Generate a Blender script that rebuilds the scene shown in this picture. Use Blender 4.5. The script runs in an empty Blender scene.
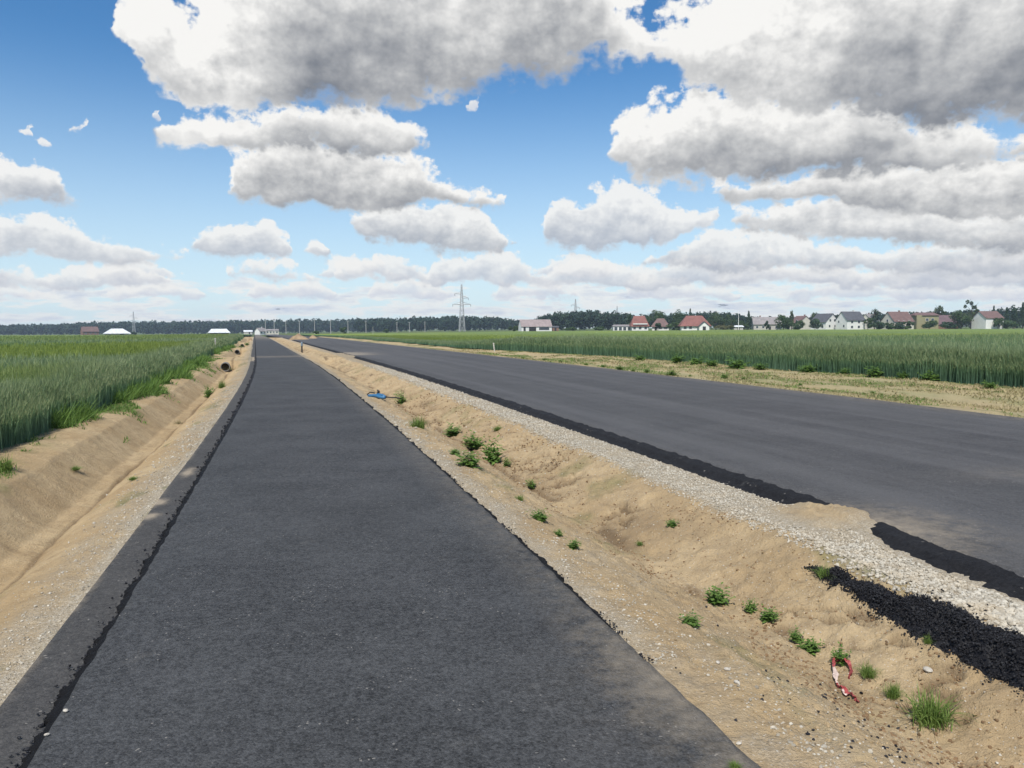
import bpy, math, random
import numpy as np
from mathutils import Vector, Matrix

R = math.radians
sc = bpy.context.scene
COL = sc.collection
rng = np.random.default_rng(7)
random.seed(7)

# ------------------------------------------------------------------ camera
F_PX, W_PX, H_PX = 770.0, 1024, 768
CAM_H = 1.55
cam_d = bpy.data.cameras.new('camera')
cam_d.sensor_fit = 'HORIZONTAL'
cam_d.sensor_width = 36.0
cam_d.lens = 36.0 * F_PX / W_PX
cam_d.clip_start, cam_d.clip_end = 0.05, 20000
cam = bpy.data.objects.new('camera', cam_d)
COL.objects.link(cam)
CAM_ROT = Matrix.Rotation(R(90 - 4.12), 4, 'X') @ Matrix.Rotation(R(-0.28), 4, 'Z')
cam.matrix_world = Matrix.Translation((0, 0, CAM_H)) @ CAM_ROT
sc.camera = cam

# ------------------------------------------------------------------ light
SUN_AZ, SUN_EL = -166.0, 54.0          # azimuth clockwise from +Y (the view), degrees
SKY_STRENGTH = 0.075
SKY_SAT, SKY_GAIN = 1.30, 1.16
CLOUD_WHITE, CLOUD_DARK = 0.63, 0.155
sun_d = bpy.data.lights.new('sun', 'SUN')
sun_d.energy, sun_d.angle, sun_d.color = 3.4, R(0.53), (1.0, 0.95, 0.87)
sun = bpy.data.objects.new('sun', sun_d)
COL.objects.link(sun)
SUN_DIR = Vector((math.sin(R(SUN_AZ)) * math.cos(R(SUN_EL)), math.cos(R(SUN_AZ)) * math.cos(R(SUN_EL)), math.sin(R(SUN_EL))))
sun.rotation_euler = SUN_DIR.to_track_quat('Z', 'Y').to_euler()
sc.view_settings.view_transform = 'Standard'
sc.view_settings.look = 'None'
sc.view_settings.gamma = 1.0
sc.view_settings.exposure = 0.58
sc.view_settings.use_curve_mapping = False


def ray(px, py):
    v = CAM_ROT.to_3x3() @ Vector(((px - W_PX / 2) / F_PX, -(py - H_PX / 2) / F_PX, -1.0))
    return v / v.y                       # unit depth along +Y


def at(px, depth):
    """world x for a picture column at a depth (metres along the view)"""
    return ray(px, 330).x * depth


def zat(px, py, depth):
    return CAM_H + ray(px, py).z * depth


# ------------------------------------------------------------------ node expressions
class X:
    """a socket with arithmetic"""
    def __init__(self, nt, s):
        self.nt, self.s = nt, s

    def _m(self, op, *o, clamp=False):
        n = self.nt.nodes.new('ShaderNodeMath')
        n.operation, n.use_clamp = op, clamp
        for i, v in enumerate((self,) + o):
            if isinstance(v, X):
                self.nt.links.new(v.s, n.inputs[i])
            else:
                n.inputs[i].default_value = v
        return X(self.nt, n.outputs[0])

    def __add__(self, o): return self._m('ADD', o)
    __radd__ = __add__
    def __mul__(self, o): return self._m('MULTIPLY', o)
    __rmul__ = __mul__
    def __sub__(self, o): return self._m('SUBTRACT', o)
    def __rsub__(self, o): return (self * -1.0) + o
    def __truediv__(self, o): return self._m('DIVIDE', o)
    def pow(self, o): return self._m('POWER', o)
    def max(self, o): return self._m('MAXIMUM', o)
    def min(self, o): return self._m('MINIMUM', o)
    def smax(self, o, k): return self._m('SMOOTH_MAX', o, k)
    def clamp(self): return self._m('ADD', 0.0, clamp=True)

    def ramp(self, a, b, c=0.0, d=1.0, smooth=True):
        n = self.nt.nodes.new('ShaderNodeMapRange')
        n.interpolation_type = 'SMOOTHSTEP' if smooth else 'LINEAR'
        n.clamp = True
        self.nt.links.new(self.s, n.inputs[0])
        for i, v in zip((1, 2, 3, 4), (a, b, c, d)):
            n.inputs[i].default_value = v
        return X(self.nt, n.outputs[0])


def nd(nt, kind, ins=None, **kw):
    n = nt.nodes.new(kind)
    for k, v in kw.items():
        setattr(n, k, v)
    for k, v in (ins or {}).items():
        s = n.inputs[k]
        if isinstance(v, X):
            nt.links.new(v.s, s)
        else:
            s.default_value = v
    return n


def combine(nt, x, y, z=0.0):
    return X(nt, nd(nt, 'ShaderNodeCombineXYZ', {0: x, 1: y, 2: z}).outputs[0])


def noise(nt, vec, scale, detail=4.0, rough=0.55, lac=2.0, dist=0.0, out=0, dim='3D'):
    n = nd(nt, 'ShaderNodeTexNoise', {'Vector': vec, 'Scale': scale, 'Detail': detail, 'Roughness': rough,
                                      'Lacunarity': lac, 'Distortion': dist}, noise_dimensions=dim)
    return X(nt, n.outputs[out])


def mixc(nt, fac, a, b, mode='MIX'):
    n = nt.nodes.new('ShaderNodeMix')
    n.data_type, n.blend_type = 'RGBA', mode
    for i, v in ((0, fac), (6, a), (7, b)):
        if isinstance(v, X):
            nt.links.new(v.s, n.inputs[i])
        elif i == 0:
            n.inputs[0].default_value = v
        else:
            n.inputs[i].default_value = (*v[:3], 1.0)
    return X(nt, n.outputs[2])


# ------------------------------------------------------------------ sky with clouds
def azel(px, py):
    v = ray(px, py)
    return math.atan2(v.x, v.y), math.atan2(v.z, math.hypot(v.x, v.y))


# rows of cumulus, far and low ones first: amplitude of the billows, then (column, top, belly) along the row; None = a gap
CLOUD_ROWS = [
    (3.6, [(-60, 290, 303), (10, 285, 300), (50, 292, 303), (80, None), (110, 288, 302), (150, 282, 299), (190, 287, 300), (225, None), (255, 284, 299), (300, 280, 298), (330, 288, 300), (352, None),
         (372, 283, 299), (410, 278, 297), (440, 287, 301), (475, None), (500, 284, 300), (540, 280, 298), (575, 289, 301), (600, None), (630, 283, 299), (680, 281, 300), (730, 288, 302), (760, None), (800, 284, 301), (870, 280, 299), (950, 286, 302), (1080, 282, 300)]),
    (4.2, [(-60, 268, 284), (5, 270, 286), (30, None), (75, None), (95, 272, 284), (140, 258, 280), (175, 266, 281), (200, None), (300, None), (325, 264, 280), (350, 254, 278), (385, 262, 279), (402, None),
         (505, None), (530, 262, 280), (575, 252, 278), (610, 260, 279), (640, None), (690, None), (720, 268, 285), (790, 262, 284), (850, 270, 287), (1080, 262, 284)]),
    (5, [(-60, 258, 284), (0, 262, 288), (40, 272, 292), (80, 268, 294), (120, 263, 286), (170, 270, 286), (200, None), (222, None), (235, 264, 280), (262, 258, 283), (285, 260, 286), (305, 272, 285),
         (322, None), (332, 268, 282), (345, 262, 284), (380, 255, 282), (410, 261, 283), (428, 272, 286), (440, 258, 288), (480, 249, 284), (520, 256, 290), (545, 270, 292), (570, 262, 288),
         (600, 261, 287), (650, 268, 292), (690, 259, 288), (740, 264, 286), (800, 257, 286), (860, 268, 290), (920, 255, 290), (1080, 262, 290)]),
    (6, [(630, None), (660, 250, 265), (680, 240, 270), (720, 229, 271), (760, 236, 275), (820, 237, 270), (880, 246, 275), (940, 239, 278), (1080, 228, 280)]),
    (6, [(-60, 222, 255), (0, 216, 258), (25, 213, 256), (50, 218, 258), (75, 229, 262), (100, 234, 265), (130, 237, 266), (160, 245, 265), (183, 251, 262), (197, None),
         (300, None), (303, 247, 255), (315, 240, 257), (327, 246, 256), (336, None)]),
    (6, [(179, None), (190, 237, 251), (205, 230, 256), (225, 229, 258), (245, 222, 258), (262, 219, 257), (276, 227, 258), (290, 238, 256), (299, None),
         (520, None), (534, 226, 243), (545, 206, 249), (560, 190, 252), (580, 196, 252), (600, 185, 251), (616, 181, 252), (640, 190, 250),
         (665, 198, 250), (680, 206, 246), (700, 214, 232), (718, 206, 222), (730, None)]),
    (7, [(-60, 178, 204), (0, 170, 206), (20, 166, 208), (36, 164, 208), (55, 172, 208), (73, 188, 207), (82, 199, 206), (90, None),
         (343, None), (352, 212, 228), (370, 203, 241), (420, 198, 253), (450, 202, 258), (480, 212, 256), (500, 226, 250), (511, 237, 247), (521, None)]),
    (8, [(718, None), (735, 208, 229), (770, 205, 233), (800, 196, 240), (840, 189, 246), (900, 190, 250), (960, 206, 250), (1080, 200, 255)]),
    (9, [(212, None), (222, 180, 197), (235, 148, 198), (280, 140, 206), (330, 138, 211), (380, 142, 211), (420, 160, 209), (440, 173, 206), (470, 185, 208),
         (488, 187, 208), (500, 196, 206), (509, None), (700, None), (714, 178, 198), (740, 170, 204), (780, 168, 206), (820, 162, 208), (860, 155, 214),
         (900, 158, 220), (960, 148, 222), (1080, 150, 225)]),
    (4, [(18, None), (24, 115, 126, .7), (35, 115, 127, .7), (41, None), (44, 126, 136, .7), (58, 128, 137, .7), (63, None), (67, 117, 126, .7), (86, 118, 127, .7), (93, None),
          (143, None), (149, 112, 121), (157, 108, 122), (163, None), (459, None), (465, 94, 112), (472, 90, 113), (479, 93, 112), (485, None)]),
    (11, [(150, None), (160, 126, 138, .75), (175, 106, 145, .72), (220, 108, 152, .66), (260, 112, 156), (300, 112, 158), (340, 112, 161), (380, 116, 162), (410, 124, 162),
          (425, 138, 160), (440, None), (594, None), (606, 138, 160, .7), (630, 108, 174, .75), (660, 94, 181, .7), (700, 88, 183, .6), (740, 84, 183, .58), (780, 90, 181),
          (820, 100, 179), (860, 100, 174), (900, 108, 170), (950, 126, 166), (1080, 130, 160)]),
    (16, [(112, None), (124, -8, 42, .85), (140, -30, 82, .9), (160, -50, 88, .9), (178, -10, 106, .8), (190, 8, 110, .8), (205, -10, 112, .85), (230, -90, 114, .85), (270, -120, 116, .62), (310, -140, 118, .46), (370, -150, 120, .42),
          (420, -140, 115, .45), (450, -120, 99, .5), (480, -110, 84, .5), (520, -90, 75, .48), (560, -60, 74, .5), (600, -30, 71, .5), (628, -4, 64, .7), (645, 16, 62, .8), (665, 12, 66, .8), (690, 8, 88, .85),
          (720, -14, 102, .8), (760, -50, 114, .72), (800, -90, 120, .66), (860, -120, 127, .5), (920, -130, 130, .42), (1080, -130, 138, .42)]),
]
AZ0, AZ1, EL0, EL1 = -.66, .66, -.02, .68


def cloud_noise():
    """billows at one direction: three scales of the same folds"""
    g = bpy.data.node_groups.new('cloud_billows', 'ShaderNodeTree')
    g.interface.new_socket('P', in_out='INPUT', socket_type='NodeSocketVector')
    g.interface.new_socket('Near', in_out='OUTPUT', socket_type='NodeSocketFloat')
    g.interface.new_socket('Far', in_out='OUTPUT', socket_type='NodeSocketFloat')
    gi, go = g.nodes.new('NodeGroupInput'), g.nodes.new('NodeGroupOutput')
    P = X(g, gi.outputs[0])
    n1 = noise(g, P, 15.0, 7.0, .63, 2.1, dim='2D')
    n2 = noise(g, P, 44.0, 6.0, .62, 2.1, dim='2D')
    v = nd(g, 'ShaderNodeTexVoronoi', {'Vector': P, 'Scale': 34.0, 'Detail': 2.0, 'Roughness': .6}, voronoi_dimensions='2D', feature='F1', normalize=True)
    bl = .42 - X(g, v.outputs['Distance'])
    g.links.new(((n1 - .5) * 1.5 + bl * 1.0 + (n2 - .5) * .5).s, go.inputs[0])
    g.links.new(((n2 - .5) * 1.6 + bl * .55).s, go.inputs[1])
    return g


def build_world():
    w = bpy.data.worlds.new('World')
    sc.world = w
    w.use_nodes = True
    nt = w.node_tree
    nt.nodes.clear()
    out = nt.nodes.new('ShaderNodeOutputWorld')
    bg = nt.nodes.new('ShaderNodeBackground')
    bg.inputs[1].default_value = SKY_STRENGTH
    tc = nt.nodes.new('ShaderNodeTexCoord')
    s = nd(nt, 'ShaderNodeSeparateXYZ', {0: X(nt, tc.outputs['Generated'])})
    x, y, z = (X(nt, s.outputs[i]) for i in range(3))
    az = x._m('ARCTAN2', y)
    el = z._m('ARCSINE')
    sky = nt.nodes.new('ShaderNodeTexSky')
    sky.sky_type = 'NISHITA'
    sky.sun_disc = False
    sky.sun_elevation, sky.sun_rotation = R(SUN_EL), R(SUN_AZ)
    sky.altitude, sky.air_density, sky.dust_density, sky.ozone_density = 150, 1.0, 0.2, 2.5
    hs = nd(nt, 'ShaderNodeHueSaturation', {'Saturation': SKY_SAT, 'Value': SKY_GAIN, 'Color': X(nt, sky.outputs[0])})
    k = 1.0 / SKY_STRENGTH
    col = mixc(nt, el.ramp(.34, -.02) * .78, X(nt, hs.outputs[0]), (.43 * k, .545 * k, .64 * k))
    grp = cloud_noise()

    def bil(da, de):
        n = nt.nodes.new('ShaderNodeGroup')
        n.node_tree = grp
        # folds flatten and shrink towards the horizon
        nt.links.new(combine(nt, az + da, (el + de) * 1.25, 0.0).s, n.inputs[0])
        return X(nt, n.outputs[0]), X(nt, n.outputs[1])
    bn, bf = bil(0, 0)
    bn1, bf1 = bil(-.010, .015)
    wz = nd(nt, 'ShaderNodeTexNoise', {'Vector': combine(nt, az, el, 0.0), 'Scale': 22.0, 'Detail': 4.0, 'Roughness': .6}, noise_dimensions='2D')
    ws = nd(nt, 'ShaderNodeSeparateXYZ', {0: X(nt, wz.outputs[1])})
    w2 = nd(nt, 'ShaderNodeTexNoise', {'Vector': combine(nt, az, el * 1.6, 0.0), 'Scale': 7.5, 'Detail': 2.0, 'Roughness': .5}, noise_dimensions='2D')
    w2s = nd(nt, 'ShaderNodeSeparateXYZ', {0: X(nt, w2.outputs[1])})
    hi_ = el.ramp(.05, .22)
    az_n = (az + (X(nt, ws.outputs[0]) - .5) * .040 + (X(nt, w2s.outputs[0]) - .5) * .02 * hi_ - AZ0) * (1.0 / (AZ1 - AZ0))
    el_n = (el + (X(nt, ws.outputs[1]) - .5) * .016 + (X(nt, w2s.outputs[1]) - .5) * .050 * hi_ - EL0) * (1.0 / (EL1 - EL0))
    front = az._m('ABSOLUTE').ramp(.70, .62)

    def layer(col, d, v, relief, e_mid, dk=1.0):
        """lay one row over what lies behind it: d = density, v = height in the cloud"""
        alpha = (d * (v * .75 + .42)).ramp(-.03, .60)
        lit = (v * 1.12 + relief * (v * .85 + .22) + d.ramp(1.3, .2) * .34 + .05).clamp()
        far = e_mid
        dark = [CLOUD_DARK * (1 + 1.75 * far) * k * q for q in (.92, 1.0, 1.15 + .06 * far)]
        white = [CLOUD_WHITE * (1 - .03 * far) * k * q for q in (1.0, .99, .965)]
        c = mixc(nt, lit, dark, white)
        return mixc(nt, alpha * (1 - .16 * far), col, c)

    # the far deck: low rows near the horizon, and the clouds behind and to the sides
    lay = combine(nt, az * 8.5, (el.max(.001) + .045)._m('LOGARITHM', 2.718) * 3.2, 0.0)
    n0 = noise(nt, lay, 1.7, 6.0, .60, dim='2D')
    n0b = noise(nt, combine(nt, az * 8.5 - .06, (el.max(.001) + .058)._m('LOGARITHM', 2.718) * 3.2, 0.0), 1.7, 6.0, .60, dim='2D')
    low = el.ramp(.12, .05) * el.ramp(-.01, .012)
    d_low = (n0 - .43) * 5.5 - (1.0 - low) * 5.0
    col = layer(col, d_low, (n0b - n0) * 2.0 + .70, (n0 - n0b) * .6, .95)
    d_side = (n0 - .50) * 7.0 - front * 12.0 - el.ramp(.06, .0) * 4.0
    col = layer(col, d_side, (n0b - n0) * 3.0 + .5, (n0 - n0b) * 1.2, .2)
    big = noise(nt, combine(nt, az, el * 1.8, 0.0), 7.0, 2.0, .5, dim='2D')
    nbrk = noise(nt, combine(nt, az, el * 1.6, 2.0), 15.0, 2.0, .5, dim='2D')
    for amp, pts in CLOUD_ROWS:
        cr = nt.nodes.new('ShaderNodeValToRGB')
        ramp = cr.color_ramp
        ramp.interpolation = 'LINEAR'
        good = [p for p in pts if p[1] is not None]
        for i, p in enumerate(pts):
            q = p
            if p[1] is None:
                nb = min(good, key=lambda g_: abs(g_[0] - p[0]))
                m = (nb[1] + nb[2]) / 2
                q = (p[0], m + 16 + amp, m - 4)
            a0, t0 = azel(q[0], q[1])
            a1, b0 = azel(q[0], q[2])
            pos = min(1, max(0, ((a0 + a1) / 2 - AZ0) / (AZ1 - AZ0)))
            e = ramp.elements[i] if i < 2 else ramp.elements.new(pos)
            e.position = pos
            bias = (p if p[1] is not None else nb)
            e.color = ((t0 - EL0) / (EL1 - EL0), (b0 - EL0) / (EL1 - EL0), bias[3] if len(bias) > 3 else .5, 1)
        nt.links.new(az_n.s, cr.inputs[0])
        sp = nd(nt, 'ShaderNodeSeparateColor', {0: X(nt, cr.outputs[0])})
        top, base = X(nt, sp.outputs[0]), X(nt, sp.outputs[1])
        px = 1.0 / F_PX / (EL1 - EL0)
        near = min(1, max(0, (amp - 4) / 10))
        b0, b1 = (bn * near + bf * (1 - near)), (bn1 * near + bf1 * (1 - near))
        th = (top - el_n).min((el_n - base) * 1.7) * (1.0 / (amp * px))
        brk = (nbrk - .5) * (3.4 * (1 - near))
        d = th * .55 + b0 * 1.9 + brk - (1.0 - front) * 9.0
        v = (el_n - base) / (top - base).max(amp * px * .8)
        tone = (X(nt, sp.outputs[2]) - .5) * .95
        v = (v + b0 * (.26 - .12 * near) + (big - .5) * (.5 * near + .3) + tone).clamp()
        rel = (b0 - b1) * (.62 - .05 * near)
        col = layer(col, d, v, rel, min(1, max(0, (9 - amp) / 6)))
    nt.links.new(col.s, bg.inputs[0])
    nt.links.new(bg.outputs[0], out.inputs[0])
    w.cycles.sampling_method = 'MANUAL'
    w.cycles.sample_map_resolution = 512


build_world()

# ------------------------------------------------------------------ numpy noise
def _hash(ix, iy, seed):
    h = (ix.astype(np.int64) * 374761393 + iy.astype(np.int64) * 668265263 + seed * 1442695041) & 0xffffffff
    h = ((h ^ (h >> 13)) * 1274126177) & 0xffffffff
    return ((h ^ (h >> 16)) & 0xffff) / 65535.0


def vnoise(x, y, seed=0):
    ix, iy = np.floor(x), np.floor(y)
    fx, fy = x - ix, y - iy
    fx, fy = fx * fx * (3 - 2 * fx), fy * fy * (3 - 2 * fy)
    a, b = _hash(ix, iy, seed), _hash(ix + 1, iy, seed)
    c, d = _hash(ix, iy + 1, seed), _hash(ix + 1, iy + 1, seed)
    return (a + (b - a) * fx) * (1 - fy) + (c + (d - c) * fx) * fy - .5


def fbm(x, y, seed=0, octs=4, gain=.5):
    s, a = 0, 1.0
    for i in range(octs):
        s = s + a * vnoise(x * 2.03 ** i, y * 2.03 ** i, seed + i * 17)
        a *= gain
    return s


def sstep(a, b, x):
    t = np.clip((np.asarray(x, float) - a) / (b - a), 0, 1)
    return t * t * (3 - 2 * t)


# ------------------------------------------------------------------ the line of the path: (s, t) to the world
def pxy(s):
    s = np.asarray(s, float)
    a = .31 - .28 * s - (.053 / 80) * np.clip(s, 0, 40) ** 2
    a = a - .053 * np.maximum(0, s - 40)
    sl = -.28 - .053 * np.clip(s, 0, 40) / 40
    return a, s, sl


N0 = (1 / math.hypot(1, .31), .31 / math.hypot(1, .31))


def st(s, t):
    s, t = np.broadcast_arrays(np.asarray(s, float), np.asarray(t, float))
    a, b, sl = pxy(s)
    n = np.hypot(1, sl)
    tc = np.clip(t, -30, 30)
    return a + tc / n + (t - tc) * N0[0], b + tc * (-sl) / n + (t - tc) * N0[1]


def zter(x, y):
    """large-scale height of the land at a world point"""
    y = np.asarray(y, float)
    c = .0042 * np.clip((-(np.asarray(x, float) / np.maximum(y, 30)) + .02) / .36, 0, 1)
    return -c * np.clip(y - 110.0, 0, 1150) * sstep(100, 260, y)


# ------------------------------------------------------------------ mesh helpers
def mesh_np(name, verts, faces, mats, parent=None, smooth=False, attrs=None, mat_idx=None, uv=None):
    verts = np.asarray(verts, np.float32)
    if isinstance(faces, np.ndarray):
        flist = [faces]
    else:
        flist = [np.asarray(f) for f in faces if len(f)]
    me = bpy.data.meshes.new(name)
    me.vertices.add(len(verts))
    me.vertices.foreach_set('co', verts.ravel())
    nl = sum(f.size for f in flist)
    npoly = sum(len(f) for f in flist)
    me.loops.add(nl)
    me.loops.foreach_set('vertex_index', np.concatenate([f.ravel() for f in flist]).astype(np.int32))
    me.polygons.add(npoly)
    starts, o = [], 0
    for f in flist:
        starts.append(o + np.arange(len(f)) * f.shape[1])
        o += f.size
    me.polygons.foreach_set('loop_start', np.concatenate(starts).astype(np.int32))
    if mat_idx is not None:
        me.polygons.foreach_set('material_index', np.asarray(mat_idx, np.int32))
    me.polygons.foreach_set('use_smooth', np.full(npoly, smooth))
    for m in (mats if isinstance(mats, (list, tuple)) else [mats]):
        me.materials.append(m)
    for k, v in (attrs or {}).items():
        at_ = me.attributes.new(k, 'FLOAT', 'POINT')
        at_.data.foreach_set('value', np.asarray(v, np.float32).ravel())
    me.update(calc_edges=True)
    me.validate()
    o = bpy.data.objects.new(name, me)
    COL.objects.link(o)
    if parent is not None:
        o.parent = parent
    return o


def tag(o, label=None, cat=None, group=None, kind=None):
    if label: o['label'] = label
    if cat: o['category'] = cat
    if group: o['group'] = group
    if kind: o['kind'] = kind
    return o


def empty(name, loc, rz=0.0):
    e = bpy.data.objects.new(name, None)
    e.empty_display_size = .3
    e.location = loc
    e.rotation_euler = (0, 0, rz)
    COL.objects.link(e)
    return e


def copy_tree(o, parent=None):
    c = o.copy()
    COL.objects.link(c)
    c.parent = parent
    for ch in [q for q in bpy.data.objects if q.parent == o]:
        copy_tree(ch, c)
    return c


class MB:
    """collects simple solids into one mesh"""
    def __init__(self):
        self.v, self.f, self.mi = [], [], []

    def _add(self, vs, fs, mi=0):
        o = len(self.v)
        self.v += [tuple(p) for p in vs]
        self.f += [tuple(i + o for i in q) for q in fs]
        self.mi += [mi] * len(fs)

    def box(self, c, d, rz=0.0, mi=0):
        x, y, z = (q / 2 for q in d)
        vs = []
        for sx, sy, sz in ((-1, -1, -1), (1, -1, -1), (1, 1, -1), (-1, 1, -1), (-1, -1, 1), (1, -1, 1), (1, 1, 1), (-1, 1, 1)):
            px, py = sx * x, sy * y
            vs.append((c[0] + px * math.cos(rz) - py * math.sin(rz), c[1] + px * math.sin(rz) + py * math.cos(rz), c[2] + sz * z))
        self._add(vs, [(0, 3, 2, 1), (4, 5, 6, 7), (0, 1, 5, 4), (1, 2, 6, 5), (2, 3, 7, 6), (3, 0, 4, 7)], mi)
        return self

    def tube(self, pts, radii, n=8, mi=0, caps=True):
        pts = [Vector(p) for p in pts]
        if not isinstance(radii, (list, tuple)):
            radii = [radii] * len(pts)
        vs, fs = [], []
        for i, p in enumerate(pts):
            t = (pts[min(i + 1, len(pts) - 1)] - pts[max(i - 1, 0)]).normalized()
            up = Vector((0, 0, 1)) if abs(t.z) < .95 else Vector((1, 0, 0))
            a = t.cross(up).normalized()
            b = a.cross(t)
            for k in range(n):
                q = 2 * math.pi * k / n
                vs.append(p + (a * math.cos(q) + b * math.sin(q)) * radii[i])
        for i in range(len(pts) - 1):
            for k in range(n):
                fs.append((i * n + k, i * n + (k + 1) % n, (i + 1) * n + (k + 1) % n, (i + 1) * n + k))
        if caps:
            fs.append(tuple(range(n - 1, -1, -1)))
            fs.append(tuple(range((len(pts) - 1) * n, len(pts) * n)))
        self._add(vs, fs, mi)
        return self

    def poly(self, vs, fs, mi=0):
        self._add(vs, fs, mi)
        return self

    def build(self, name, mats, parent=None, smooth=False):
        me = bpy.data.meshes.new(name)
        me.from_pydata(self.v, [], self.f)
        for m in (mats if isinstance(mats, (list, tuple)) else [mats]):
            me.materials.append(m)
        me.polygons.foreach_set('material_index', np.asarray(self.mi, np.int32))
        me.polygons.foreach_set('use_smooth', np.full(len(me.polygons), smooth))
        me.update()
        o = bpy.data.objects.new(name, me)
        COL.objects.link(o)
        if parent is not None:
            o.parent = parent
        return o


# ------------------------------------------------------------------ materials
def newmat(name):
    m = bpy.data.materials.new(name)
    m.use_nodes = True
    nt = m.node_tree
    return m, nt, nt.nodes['Principled BSDF']


def attr(nt, name):
    n = nt.nodes.new('ShaderNodeAttribute')
    n.attribute_name = name
    return X(nt, n.outputs['Fac'])


def objco(nt):
    return X(nt, nt.nodes.new('ShaderNodeTexCoord').outputs['Object'])


def bump(nt, bsdf, h, dist, strength=1.0):
    b = nd(nt, 'ShaderNodeBump', {'Height': h, 'Distance': dist, 'Strength': strength})
    nt.links.new(b.outputs[0], bsdf.inputs['Normal'])


def plain(name, col, rough=.8, var=.15, scale=3.0, spec=.3, metal=0.0, bumpd=0.0):
    m, nt, b = newmat(name)
    n = noise(nt, objco(nt), scale, 5.0, .6)
    c = mixc(nt, n.ramp(.3, .7), tuple(q * (1 - var) for q in col), tuple(min(1, q * (1 + var)) for q in col))
    nt.links.new(c.s, b.inputs['Base Color'])
    b.inputs['Roughness'].default_value = rough
    b.inputs['Specular IOR Level'].default_value = spec
    b.inputs['Metallic'].default_value = metal
    if bumpd:
        bump(nt, b, noise(nt, objco(nt), scale * 6, 4.0, .6), bumpd)
    return m


def asphalt(name, dark, light, grain, rough=.72, lanes=False, dust=None):
    m, nt, b = newmat(name)
    P = objco(nt)
    v = nd(nt, 'ShaderNodeTexVoronoi', {'Vector': P, 'Scale': grain, 'Randomness': 1.0})
    cell = nd(nt, 'ShaderNodeSeparateColor', {0: X(nt, v.outputs['Color'])})
    r = X(nt, cell.outputs[0])
    dist = X(nt, v.outputs['Distance'])
    mid = noise(nt, P, 11.0, 5.0, .65)
    big = noise(nt, P, 1.1, 4.0, .55)
    md2 = noise(nt, P, 34.0, 4.0, .7)
    f = (r * .55 + md2.ramp(.35, .65) * .40 + mid.ramp(.3, .7) * .25 + big.ramp(.3, .7) * .25 - .25).clamp()
    c = mixc(nt, f, dark, light)
    # a few bleached stones in the mix
    sp = r.ramp(.985, .992) * noise(nt, P, 3.0, 2.0).ramp(.5, .62)
    c = mixc(nt, sp * .6, c, (.30, .28, .25))
    if lanes:
        t = attr(nt, 't')
        s = attr(nt, 's')
        ln = noise(nt, combine(nt, t * 1.7, s * .035, 0.0), 1.0, 3.0, .6)
        c = mixc(nt, ln.ramp(.35, .68) * .32, c, tuple(q * 1.5 for q in light))
    else:
        sc_ = noise(nt, P, 2.4, 6.0, .7).ramp(.60, .74)
        c = mixc(nt, sc_ * .30, c, (.15, .145, .135))
    d = attr(nt, 'dust')
    dn = noise(nt, P, 7.0, 6.0, .7)
    df = (d * 1.3 + (dn - .5) * 1.5 * d.ramp(0.0, .15)).clamp()
    c = mixc(nt, df * .8, c, (.34, .285, .21))
    nt.links.new(c.s, b.inputs['Base Color'])
    b.inputs['Roughness'].default_value = rough
    b.inputs['Specular IOR Level'].default_value = .28
    fg = noise(nt, P, grain * 2.2, 3.0, .7)
    h = dist.ramp(0.0, .7, 1.0, 0.0, False) * .6 + r * .6 + fg * .8
    bump(nt, b, h, .005, .8)
    return m


M = {}
M['path'] = asphalt('path_asphalt', (.0180, .0185, .0190), (.086, .0885, .091), 120.0)
M['binder'] = asphalt('binder_asphalt', (.036, .0355, .035), (.088, .085, .081), 90.0, .8)
M['road'] = asphalt('road_asphalt', (.034, .034, .035), (.090, .089, .090), 90.0, .72, lanes=True)
M['bitumen_edge'] = asphalt('bitumen_edge', (.003, .003, .004), (.015, .015, .017), 60.0, .8)
M['bitumen'] = plain('bitumen', (.005, .005, .006), .75, .3, 30, .2, bumpd=.01)


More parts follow.
